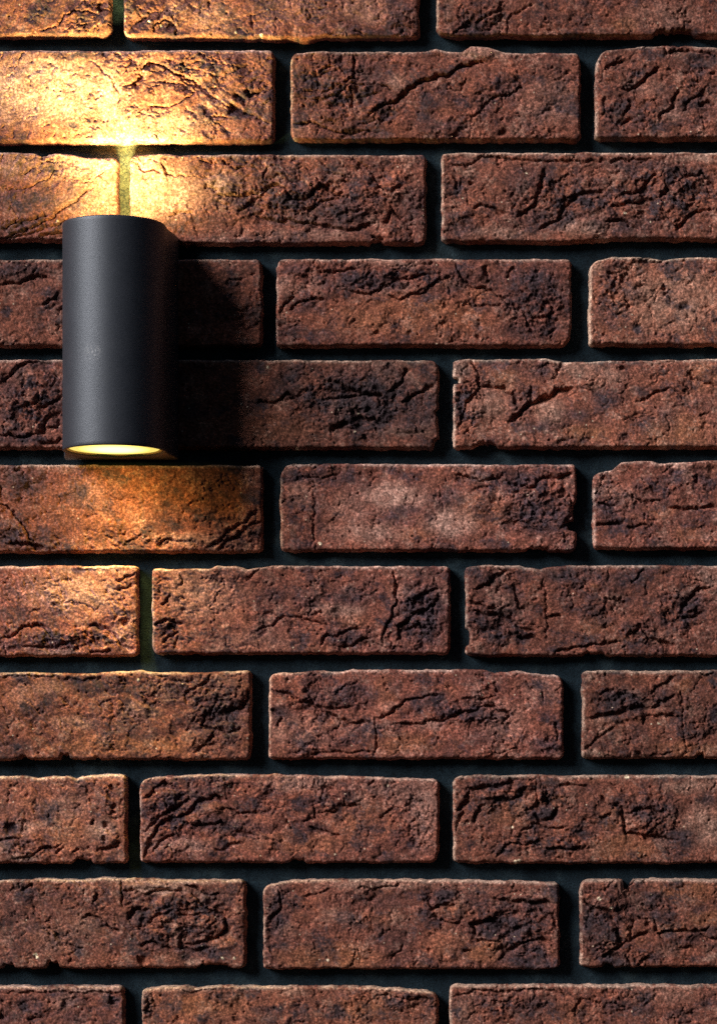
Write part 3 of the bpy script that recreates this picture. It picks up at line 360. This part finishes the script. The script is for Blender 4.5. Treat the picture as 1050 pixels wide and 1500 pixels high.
    for (dep, w, led, pts) in K.get('c', []):
        dep = 1.45 * dep ** .8; led = led * .8; w = 1.2 + w * .62
        pts = [(ox + p[0] * s, oy + p[1] * s) for p in pts]
        m = 40
        bx0 = min(p[0] for p in pts) - m; bx1 = max(p[0] for p in pts) + m; by0 = min(p[1] for p in pts) - m; by1 = max(p[1] for p in pts) + m
        c0 = max(0, int((bx0 - x0) / step)); c1 = min(nu + 1, int((bx1 - x0) / step) + 2)
        r0 = max(0, int((by0 - y0) / step)); r1 = min(nv + 1, int((by1 - y0) / step) + 2)
        if c1 <= c0 or r1 <= r0: continue
        sl = (slice(r0, r1), slice(c0, c1))
        d, sg, t = seg_field(wx2[sl], wy2[sl], pts)
        end = np.minimum(1, np.minimum(t, 1 - t) * 7 + .25)
        ww = (w * .34) * (.55 + .6 * end) * (1 + .45 * fbm(wx2[sl], wy2[sl], 14, 2, so + 3))
        ww = np.maximum(ww, .95)
        H[sl] += -1.15 * dep * end * np.exp(-(d / ww) ** 2 * .9) - led * .8 * end * (sg > 0) * np.exp(-d / 16.) * sst(0, 1.5, d) + led * .35 * end * (sg <= 0) * np.exp(-d / 12.)
    for (x, y, r, dep) in K.get('p', []):
        H = H - dep * blob(wx2, wy2, ox + x * s, oy + y * s, r, r, 1.2, .3)
    # scattered little pits
    q1, q2, qi = voro(X, Y, 21, so + 21)
    H = H - 2.6 * (qi > .8) * (1 - sst(.04, .13, q1 * (1 + .3 * fbm(X, Y, 4, 2, 8))))
    # rounded arrises
    dl = X - lef[:, None]; dr = rig[:, None] - X; dt = Y - top[None, :]; db = bot[None, :] - Y
    bw = 3.6 + .8 * fbm(X, Y, 14, 3, so + 6) + 5.0 * sst(.2, .75, fbm(X, Y, 26, 4, so + 8, .6))
    def bev(d, w, a):
        t = np.clip(1 - d / w, 0, 1)
        return a * (1 - np.sqrt(np.maximum(1 - t * t, 0)))
    H = H - bev(dl, bw, 5) - bev(dr, bw, 5) - bev(dt, bw * 1.05, 5) - bev(db, bw, 6)
    e = np.minimum(np.minimum(dl, dr), np.minimum(dt, db))
    H = H + (rs2.rand() - .5) * 2.2 + (Uu - .5) * (rs2.rand() - .5) * 3 + (Vv - .5) * (rs2.rand() - .5) * 2.4
    H = np.where(H < -8, -8 + (H + 8) * .45, H)
    # colour ------------------------------------------------------
    n1 = fbm(X, Y, 60, 4, so + 30); n2 = fbm(X, Y, 22, 5, so + 35, .6); n3 = fbm(X, Y, 34, 4, so + 40, .6); n4 = fbm(X, Y, 5, 3, so + 44, .65)
    kk = (.5 + .5 * np.clip(n1 * 1.4 + rs2.rand() * .6 - .3, -1, 1))[..., None]
    Cc = C_RUST * kk + C_BROWN * (1 - kk)
    def mix(c, t, m): return c * (1 - m[..., None]) + t * m[..., None]
    brk = .62 + .75 * np.clip(.5 + n2 * 1.1 + n4 * .55, 0, 1)
    OM = .22 * sst(.1, .7, n3)
    for (x, y, rx, ry, a) in K.get('o', []):
        OM = np.maximum(OM, a * blob(wx, wy, ox + x * s, oy + y * s, rx * s, ry * s, 1.35, .4))
    Cc = mix(Cc, C_ORNG, np.clip(OM * brk, 0, 1))
    PM = .42 * sst(.05, .7, -n3 + .6 * n4)
    for (x, y, rx, ry, a) in K.get('l', []):
        PM = np.maximum(PM, a * blob(wx, wy, ox + x * s, oy + y * s, rx * s, ry * s, 1.4, .3))
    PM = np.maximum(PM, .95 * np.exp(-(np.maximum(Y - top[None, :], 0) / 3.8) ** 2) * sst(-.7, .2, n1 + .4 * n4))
    PM = np.maximum(PM, .8 * np.exp(-(np.maximum(X - lef[:, None], 0) / 3.2) ** 2) * sst(-.5, .3, n3 + .4 * n4))     # sun highlight on top and left arrises, painted as pale pigment
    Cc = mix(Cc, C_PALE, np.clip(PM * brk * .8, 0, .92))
    n5 = fbm(wx, wy * 1.35, 46, 5, so + 80, .52)
    quiet = np.zeros_like(X)
    for (x, y, rx, ry, a) in K.get('l', []):
        if a > .55: quiet = np.maximum(quiet, blob(wx, wy, ox + x * s, oy + y * s, rx * s, ry * s, 1.4, .6))
    DM = .70 * sst(-.02, .62, n5 + .2 * n4) * (1 - .85 * quiet)
    DM = np.maximum(DM, .8 * np.clip(R, 0, 1) * sst(-.25, .35, n2 * .8 + n3 * .5 + .35 * n4))
    for (x, y, rx, ry, a) in K.get('d', []):
        DM = np.maximum(DM, a * blob(wx, wy, ox + x * s, oy + y * s, rx * s, ry * s, 1.45, .3))
    Cc = mix(Cc, C_DARK, np.clip(DM * brk * 1.0, 0, .93))
    for (x, y, r) in K.get('w', []):
        m = blob(X + fbm(X, Y, 3, 1, 2), Y, ox + x * s, oy + y * s, r, r, 1.1, .6)
        Cc = mix(Cc, C_GRIT, m); H = H + m * .8
    rim_light = np.maximum(np.exp(-(np.maximum(Y - top[None, :], 0) / 3.2) ** 2) * sst(-.6, .3, n1 + .5 * n4), .8 * np.exp(-(np.maximum(X - lef[:, None], 0) / 2.6) ** 2) * sst(-.4, .4, n3 + .5 * n4))
    Cc = mix(Cc, C_RIM_LIT, .62 * rim_light)  # bright edge highlight painted into the colour, over the dark patches too
    Cc = Cc * ((TONE[idx] if idx < len(TONE) else .8 + .35 * rs2.rand()) * .93) * (1 + .07 * (rs2.rand(3) - .5))
    # skirts (sides of the brick) ---------------------------------
    rows = []
    per = np.concatenate([np.arange(nu), (nu + 1) * np.arange(nv) + nu, (nu + 1) * nv + np.arange(nu, 0, -1), (nu + 1) * np.arange(nv, 0, -1)])
    XY = np.stack([X.ravel(), Y.ravel(), H.ravel()], 1); CCf = Cc.reshape(-1, 3)
    base = XY[per]; cb = CCf[per]
    cxm, cym = (x0 + x1) / 2, (y0 + y1) / 2
    nrm = np.zeros((len(per), 2))
    nrm[:nu] = (0, -1); nrm[nu:nu + nv] = (1, 0); nrm[nu + nv:2 * nu + nv] = (0, 1); nrm[2 * nu + nv:] = (-1, 0)
    verts = [XY]; cols = [CCf]; faces = []
    I = np.arange(nu)[None, :] + (nu + 1) * np.arange(nv)[:, None]
    faces.append(np.stack([I, I + nu + 1, I + nu + 2, I + 1], -1).reshape(-1, 4))
    prev = per; off = len(XY); m = len(per)
    levels = (.2, .45, .7, 1.) if vis else (.4, 1.)
    par = np.arange(m) * step
    for li, t in enumerate(levels):
        z = base[:, 2] * (1 - t) - (DEPTH + 8) * t
        bump = 1.3 * fbm(par, z * 0 + li * 9. + idx, 14, 4, so + 50) + .9
        p = base.copy(); p[:, :2] = base[:, :2] + nrm * bump[:, None] * min(1, t * 3); p[:, 2] = z
        ring = off + np.arange(m); off += m
        verts.append(p); cols.append(cb)
        nx = np.roll(ring, -1); pnx = np.roll(prev, -1)
        faces.append(np.stack([prev, pnx, nx, ring], 1))
        prev = ring
    return np.concatenate(verts), np.concatenate(cols), np.concatenate(faces)

rs2 = np.random.RandomState(21)
VV, CCC, FF = [], [], []
off = 0
for i, b in enumerate(BR):
    v, c, f = brick_patch(b, i)
    VV.append(v); CCC.append(c); FF.append(f + off); off += len(v)
VV = np.concatenate(VV); CCC = np.concatenate(CCC); FF = np.concatenate(FF)

def np_mesh(name, V, Fq, colr=None, smooth=True):
    me = bpy.data.meshes.new(name)
    Pw = np.empty((len(V), 3), np.float32)
    Pw[:, 0] = (V[:, 0] - CX) * U; Pw[:, 1] = -V[:, 2] * U; Pw[:, 2] = (CY - V[:, 1]) * U
    me.vertices.add(len(V)); me.vertices.foreach_set('co', Pw.ravel())
    me.loops.add(len(Fq) * 4); me.loops.foreach_set('vertex_index', Fq.astype(np.int32).ravel())
    me.polygons.add(len(Fq))
    me.polygons.foreach_set('loop_start', np.arange(0, len(Fq) * 4, 4, dtype=np.int32))
    me.polygons.foreach_set('loop_total', np.full(len(Fq), 4, dtype=np.int32))
    me.update(calc_edges=True)
    me.polygons.foreach_set('use_smooth', np.full(len(Fq), smooth))
    if colr is not None:
        a = me.attributes.new('pigment', 'FLOAT_COLOR', 'POINT')
        c4 = np.ones((len(V), 4), np.float32); c4[:, :3] = np.clip(colr, 0, 1)
        a.data.foreach_set('color', c4.ravel())
    me.validate(clean_customdata=False)
    return me

# ------------------------------------------------------------------ materials
def mat(name):
    m = bpy.data.materials.new(name); m.use_nodes = True
    nt = m.node_tree
    return m, nt, nt.nodes['Principled BSDF']

def nd(nt, t, **k):
    n = nt.nodes.new(t)
    for a, v in k.items():
        if a in n.inputs: n.inputs[a].default_value = v
        else: setattr(n, a, v)
    return n

def mixrgb(nt, a, b, f, mode='MIX'):
    n = nt.nodes.new('ShaderNodeMix'); n.data_type = 'RGBA'; n.blend_type = mode
    for sock, v in ((n.inputs[6], a), (n.inputs[7], b), (n.inputs[0], f)):
        if hasattr(v, 'is_output'): nt.links.new(v, sock)
        else: sock.default_value = v
    return n.outputs[2]

def ramp(nt, src, stops):
    r = nt.nodes.new('ShaderNodeValToRGB')
    e = r.color_ramp.elements
    while len(e) < len(stops): e.new(.5)
    for q, (p, c) in zip(e, stops):
        q.position = p; q.color = (c, c, c, 1) if not isinstance(c, tuple) else c
    nt.links.new(src, r.inputs[0])
    return r.outputs[0]

# brick
mb, nt, bs = mat('fired_clay')
L = nt.links
at = nd(nt, 'ShaderNodeAttribute', attribute_name='pigment')
tc = nd(nt, 'ShaderNodeTexCoord')
gr = nd(nt, 'ShaderNodeTexNoise', Scale=620., Detail=3., Roughness=.65); L.new(tc.outputs['Object'], gr.inputs['Vector'])
gr2 = nd(nt, 'ShaderNodeTexNoise', Scale=1500., Detail=2., Roughness=.7); L.new(tc.outputs['Object'], gr2.inputs['Vector'])
gm = ramp(nt, gr.outputs[0], [(.30, .34), (.50, .92), (.70, 2.15)])
gm2 = ramp(nt, gr2.outputs[0], [(.30, .6), (.70, 1.5)])
c1 = mixrgb(nt, at.outputs['Color'], gm, 1.0, 'MULTIPLY')
c2 = mixrgb(nt, c1, gm2, 1.0, 'MULTIPLY')
vo = nd(nt, 'ShaderNodeTexVoronoi', Scale=210., Randomness=1.); L.new(tc.outputs['Object'], vo.inputs['Vector'])
vs = ramp(nt, vo.outputs['Distance'], [(.0, 1.), (.10, .9), (.15, 0.)])
sep = nd(nt, 'ShaderNodeSeparateColor'); L.new(vo.outputs['Color'], sep.inputs[0])
gt = nd(nt, 'ShaderNodeMath', operation='GREATER_THAN'); L.new(sep.outputs[0], gt.inputs[0]); gt.inputs[1].default_value = .93
gmul = nd(nt, 'ShaderNodeMath', operation='MULTIPLY'); L.new(gt.outputs[0], gmul.inputs[0]); L.new(vs, gmul.inputs[1])
gr0 = nd(nt, 'ShaderNodeTexNoise', Scale=240., Detail=4., Roughness=.62); L.new(tc.outputs['Object'], gr0.inputs['Vector'])
c2 = mixrgb(nt, c2, ramp(nt, gr0.outputs[0], [(.34, .66), (.50, .97), (.66, 1.42)]), 1.0, 'MULTIPLY')
c3 = mixrgb(nt, c2, (.55, .43, .32, 1), gmul.outputs[0])
L.new(c3, bs.inputs['Base Color'])
bs.inputs['Roughness'].default_value = .88
bs.inputs['Specular IOR Level'].default_value = .25
b1 = nd(nt, 'ShaderNodeBump', Strength=.62, Distance=.00045); L.new(gr.outputs[0], b1.inputs['Height'])
b2 = nd(nt, 'ShaderNodeBump', Strength=.6, Distance=.0002); L.new(gr2.outputs[0], b2.inputs['Height']); L.new(b1.outputs[0], b2.inputs['Normal'])
L.new(b2.outputs[0], bs.inputs['Normal'])

# mortar
mm, nt, bs = mat('dark_mortar')
L = nt.links
tc = nd(nt, 'ShaderNodeTexCoord')
n1 = nd(nt, 'ShaderNodeTexNoise', Scale=45., Detail=5., Roughness=.6); L.new(tc.outputs['Object'], n1.inputs['Vector'])
n2 = nd(nt, 'ShaderNodeTexNoise', Scale=900., Detail=3., Roughness=.7); L.new(tc.outputs['Object'], n2.inputs['Vector'])
cc = ramp(nt, n1.outputs[0], [(.3, (.004, .009, .014, 1)), (.55, (.008, .017, .025, 1)), (.75, (.026, .044, .054, 1))])
cd = mixrgb(nt, cc, ramp(nt, n2.outputs[0], [(.3, .4), (.7, 1.9)]), 1.0, 'MULTIPLY')
ma = nd(nt, 'ShaderNodeAttribute', attribute_name='pigment')
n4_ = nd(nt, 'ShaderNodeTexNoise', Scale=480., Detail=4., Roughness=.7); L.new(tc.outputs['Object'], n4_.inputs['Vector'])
glow_col = mixrgb(nt, (.20, .180, .10, 1), ramp(nt, n4_.outputs[0], [(.36, .35), (.64, 1.8)]), 1.0, 'MULTIPLY')  # yellowish tint that paints the lamp's glow onto the mortar
L.new(mixrgb(nt, cd, glow_col, ma.outputs['Fac']), bs.inputs['Base Color']); bs.inputs['Roughness'].default_value = .95; bs.inputs['Specular IOR Level'].default_value = .15
bp = nd(nt, 'ShaderNodeBump', Strength=.9, Distance=.0009); L.new(n2.outputs[0], bp.inputs['Height']); L.new(bp.outputs[0], bs.inputs['Normal'])

# lamp body: powder coated metal
mp, nt, bs = mat('anthracite_powder_coat')
L = nt.links
tc = nd(nt, 'ShaderNodeTexCoord')
n1 = nd(nt, 'ShaderNodeTexNoise', Scale=1900., Detail=2., Roughness=.6); L.new(tc.outputs['Object'], n1.inputs['Vector'])
n2 = nd(nt, 'ShaderNodeTexNoise', Scale=60., Detail=5., Roughness=.6); L.new(tc.outputs['Object'], n2.inputs['Vector'])
base = mixrgb(nt, (.016, .019, .027, 1), (.022, .025, .034, 1), ramp(nt, n2.outputs[0], [(.35, 0.), (.65, 1.)]))
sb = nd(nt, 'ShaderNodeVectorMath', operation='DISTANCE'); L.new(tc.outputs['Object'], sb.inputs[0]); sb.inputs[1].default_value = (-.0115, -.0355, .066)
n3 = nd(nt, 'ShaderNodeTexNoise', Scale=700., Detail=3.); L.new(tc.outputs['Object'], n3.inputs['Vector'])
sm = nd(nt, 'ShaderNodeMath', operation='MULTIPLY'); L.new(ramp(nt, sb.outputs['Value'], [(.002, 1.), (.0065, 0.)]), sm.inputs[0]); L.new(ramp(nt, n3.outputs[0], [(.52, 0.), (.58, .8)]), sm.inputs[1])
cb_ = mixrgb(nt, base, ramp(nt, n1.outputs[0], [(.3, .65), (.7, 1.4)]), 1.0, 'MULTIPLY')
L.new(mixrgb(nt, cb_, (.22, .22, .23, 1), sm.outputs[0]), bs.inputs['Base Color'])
bs.inputs['Roughness'].default_value = .50; bs.inputs['Specular IOR Level'].default_value = .9; bs.inputs['Specular Tint'].default_value = (.78, .87, 1, 1)
bp = nd(nt, 'ShaderNodeBump', Strength=.55, Distance=.00022); L.new(n1.outputs[0], bp.inputs['Height']); L.new(bp.outputs[0], bs.inputs['Normal'])

def emis(name, colr, st):
    m, nt, bs = mat(name)
    bs.inputs['Base Color'].default_value = (.8, .75, .6, 1); bs.inputs['Roughness'].default_value = .3
    bs.inputs['Emission Color'].default_value = (*colr, 1); bs.inputs['Emission Strength'].default_value = st
    return m
m_lens = emis('lit_glass', (1, .80, .17), 1.0)
nt = m_lens.node_tree
tc = nd(nt, 'ShaderNodeTexCoord'); vm = nd(nt, 'ShaderNodeVectorMath', operation='MULTIPLY'); vm.inputs[1].default_value = (1, 1, 0)
ln_ = nd(nt, 'ShaderNodeVectorMath', operation='LENGTH'); mr = nd(nt, 'ShaderNodeMapRange')
nt.links.new(tc.outputs['Object'], vm.inputs[0]); nt.links.new(vm.outputs[0], ln_.inputs[0]); nt.links.new(ln_.outputs['Value'], mr.inputs[0])
for k_, v_ in zip(('From Min', 'From Max', 'To Min', 'To Max'), (.010, .026, 5.0, .95)): mr.inputs[k_].default_value = v_
nt.links.new(mr.outputs[0], nt.nodes['Principled BSDF'].inputs['Emission Strength'])      # the bulb is brightest in the middle of its glass
m_refl, nt, bs = mat('pale_reflector')
bs.inputs['Base Color'].default_value = (.72, .66, .30, 1); bs.inputs['Roughness'].default_value = .45

# ------------------------------------------------------------------ objects
def link(o, parent=None, m=None):
    col.objects.link(o)
    if parent: o.parent = parent
    if m: o.data.materials.append(m)
    return o

wall = bpy.data.objects.new('brick_wall', None); wall.location = (0, 0, CZ); wall.empty_display_size = .1
wall['label'] = 'rough rust-brown brick wall with deep dark mortar joints behind the lamp'; wall['category'] = 'wall'
link(wall)
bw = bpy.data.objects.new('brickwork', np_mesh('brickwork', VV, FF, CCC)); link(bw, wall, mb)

# mortar bed: a recessed sheet with body
gx = np.arange(-640, 1745, 3.0); gy = np.arange(-300, 1801, 3.0)
GXX, GYY = np.meshgrid(gx, gy)
HZ = -DEPTH + 1.3 * fbm(GXX, GYY, 60, 4, 61) + .9 * fbm(GXX, GYY, 13, 4, 66, .65)
nx_, ny_ = len(gx), len(gy)
Vm = np.stack([GXX.ravel(), GYY.ravel(), HZ.ravel()], 1)
I = np.arange(nx_ - 1)[None, :] + nx_ * np.arange(ny_ - 1)[:, None]
Fm = np.stack([I, I + nx_, I + nx_ + 1, I + 1], -1).reshape(-1, 4)
nb = len(Vm)
cor = np.array([[gx[0], gy[0], 0], [gx[-1], gy[0], 0], [gx[-1], gy[-1], 0], [gx[0], gy[-1], 0]], float)
c_in = [0, nx_ - 1, nx_ * ny_ - 1, nx_ * (ny_ - 1)]
back = cor.copy(); back[:, 2] = -DEPTH - 180
Vm = np.concatenate([Vm, back])
Fs = [[c_in[k], c_in[(k + 1) % 4], nb + (k + 1) % 4, nb + k] for k in range(4)] + [[nb, nb + 1, nb + 2, nb + 3]]
Fm = np.concatenate([Fm, np.array(Fs)])
lamp_glow = blob(Vm[:, 0] + 8 * fbm(Vm[:, 0], Vm[:, 1], 20, 3, 71), Vm[:, 1], 184, 300, 55, 120, 1.2, .8) * .34     # lamp glow on the slot mortar, painted as a lighter yellowish patch
mo = bpy.data.objects.new('mortar', np_mesh('mortar', Vm, Fm, np.repeat(lamp_glow[:, None], 3, 1))); link(mo, wall, mm)

# ---- the lamp --------------------------------------------------
LH = 88.0
SQ = 1 - LH / F
LX, LT, LB, LR = VX + (168 - VX) * SQ, VY + (330 - VY) * SQ, VY + (661.5 - VY) * SQ, 75.3 * SQ     # axis x, top, bottom, radius, axis stands off the bricks (units)
lamp = bpy.data.objects.new('wall_lamp', None)
lamp.location = W(LX, LB, LH); lamp.empty_display_size = .05
lamp['label'] = 'dark grey cylindrical up and down wall lamp, both ends glowing warm yellow'; lamp['category'] = 'wall lamp'
link(lamp)
def LW(x, y, h):
    a = W(x, y, h); b = W(LX, LB, LH)
    return (a[0] - b[0], a[1] - b[1], a[2] - b[2])
def py_mesh(name, verts, faces, smooth=True, sharp=None):
    me = bpy.data.meshes.new(name); me.from_pydata(verts, [], faces); me.update()
    for p in me.polygons: p.use_smooth = smooth
    return me
# U-shaped shell: half round front, flat cheeks running back to the wall, round bore through it
NS = 96
def outer(r):
    pts = []
    for k in range(NS + 1):
        a = math.pi * k / NS
        pts.append((LX + r * math.cos(a), LH + r * math.sin(a)))
    d = LR - r
    # cheeks back to the wall, with softened rear corners
    lx, rx, hb = LX - r, LX + r, -9 + d
    pts += [(lx, LH * .85), (lx - .8, LH * .7), (lx - 3.5, LH * .5), (lx - 7, LH * .3), (lx - 9, LH * .12), (lx - 9.5, hb + 4), (lx - 6, hb)]
    pts += [(LX, hb), (rx + 6, hb), (rx + 9.5, hb + 4), (rx + 9, LH * .12), (rx + 7, LH * .3), (rx + 3.5, LH * .5), (rx + .8, LH * .7), (rx, LH * .85)]
    return pts
no = len(outer(LR))
RB = LR - 4.2                                               # bore radius
prof = [('i', LT + 14, RB - 1.0), ('i', LT + 1.6, RB - .2), ('i', LT + .3, RB + .6), ('o', LT, LR - 1.6), ('o', LT + .5, LR - .5), ('o', LT + 2, LR)]
ylist = list(np.linspace(LT + 6, LB - 6, 14))
prof += [('o', y, LR) for y in ylist]
prof += [('o', LB - 2, LR), ('o', LB - .5, LR - .5), ('o', LB, LR - 1.6), ('i', LB - .3, RB + .6), ('i', LB - 1.6, RB - .2), ('i', LB - 14, RB - 1.0)]
op = outer(LR)
angs = [math.atan2(p[1] - LH, p[0] - LX) for p in op]
verts = []
for kind, y, r in prof:
    pts = outer(r) if kind == 'o' else [(LX + r * math.cos(a), LH + r * math.sin(a)) for a in angs]
    for (x, h) in pts: verts.append(LW(x, y, h))
faces = []
for j in range(len(prof) - 1):
    for k in range(no):
        a = j * no + k; b2_ = j * no + (k + 1) % no
        faces.append((a, b2_, b2_ + no, a + no))
body = bpy.data.objects.new('housing', py_mesh('housing', verts, faces)); link(body, lamp, mp)

def lathe(name, cx, ch, prof, m, parent, n=64):
    v = []; f = []
    for (r, y) in prof:
        for k in range(n):
            a = 2 * math.pi * k / n
            v.append(LW(cx + r * math.cos(a), y, ch + r * math.sin(a)))
    for j in range(len(prof) - 1):
        for k in range(n):
            a = j * n + k; b = j * n + (k + 1) % n
            f.append((a, b, b + n, a + n))
    if prof[-1][0] < 1: pass
    o = bpy.data.objects.new(name, py_mesh(name, v, f)); return link(o, parent, m)
for (ye, sg) in ((LT, 1), (LB, -1)):
    rc = 4.2 if sg < 0 else 5.0
    rg = lathe('reflector_ring', LX, LH, [(RB - 1.4, ye + sg * 2.4), (RB - 2.4, ye + sg * 2.6), (RB - 5, ye + sg * (rc + .5)), (RB - 5, ye + sg * (rc + 5)), (RB - 1.4, ye + sg * (rc + 5))], m_refl, lamp)
    ln = lathe('glass_lens', LX, LH, [(RB - 5.2, ye + sg * (rc + 4)), (RB - 5.4, ye + sg * (rc + .2)), (RB - 14, ye + sg * (rc - .6)), (RB * .5, ye + sg * (rc - 1.6)), (.05, ye + sg * (rc - 2))], m_lens, lamp)

# light that leaves the two openings
def disc_light(name, y, up, power, r, spread, c):
    l = bpy.data.lights.new(name, 'AREA'); l.shape = 'DISK'; l.size = 2 * r * U; l.energy = power; l.color = c; l.spread = math.radians(spread)
    o = bpy.data.objects.new(name, l); link(o, lamp)
    o.location = LW(LX, y, LH)
    o.rotation_euler = (math.pi, 0, 0) if up else (0, 0, 0)
    return o
WARM = (1.0, .83, .27)
disc_light('lamp_light', LT + 1.0, True, .50, 34, 180, WARM)
disc_light('lamp_light', LT + 1.0, True, .98, 34, 105, WARM)
disc_light('lamp_light', LB - 1.0, False, .13, 34, 180, (1.0, .64, .17))
disc_light('lamp_light', LB - 1.0, False, .14, 30, 95, (1.0, .76, .17))

# ------------------------------------------------------------------ daylight
SX, SY = 1.35, .92                     # how far a shadow runs right / down per unit of height
d = np.array([SX, 1.0, -SY]); d = d / np.linalg.norm(d)   # travelling direction (world x, y, z)
sun = bpy.data.lights.new('sun', 'SUN'); sun.energy = 4.9; sun.angle = math.radians(25); sun.color = (1.0, .93, .88)
so_ = bpy.data.objects.new('sun', sun); link(so_)
import mathutils
so_.rotation_euler = mathutils.Vector(tuple(d)).to_track_quat('-Z', 'Y').to_euler()
so_.location = (-1.5, -1.5, 3)
elev = math.asin(-d[2]); az = math.atan2(-d[0], -d[1])     # direction TO the sun, from +Y clockwise
w = bpy.data.worlds.new('World'); scene.world = w; w.use_nodes = True
nt = w.node_tree; bg = nt.nodes['Background']
sky = nt.nodes.new('ShaderNodeTexSky'); sky.sky_type = 'NISHITA'; sky.sun_disc = False
sky.sun_elevation = elev; sky.sun_rotation = az; sky.altitude = 50; sky.ozone_density = 3
nt.links.new(sky.outputs[0], bg.inputs[0]); bg.inputs[1].default_value = .016

# ------------------------------------------------------------------ camera
cam = bpy.data.cameras.new('camera'); co = bpy.data.objects.new('camera', cam); link(co)
cam.sensor_fit = 'VERTICAL'; cam.sensor_height = 36.0; cam.sensor_width = 25.2
cam.lens = 36.0 * F / 1500.0
co.location = W(VX, VY, F); co.rotation_euler = (math.pi / 2, 0, 0)
cam.shift_x = -(VX - CX) / 1500.0; cam.shift_y = (VY - CY) / 1500.0
cam.clip_start = .01; cam.clip_end = 100
scene.camera = co

# ------------------------------------------------------------------ render
scene.render.engine = 'CYCLES'
scene.cycles.use_denoising = False
scene.cycles.max_bounces = 5; scene.cycles.diffuse_bounces = 3
scene.view_settings.view_transform = 'Standard'; scene.view_settings.look = 'None'
scene.view_settings.exposure = 0.0; scene.view_settings.gamma = 1.0
scene.view_settings.use_curve_mapping = False
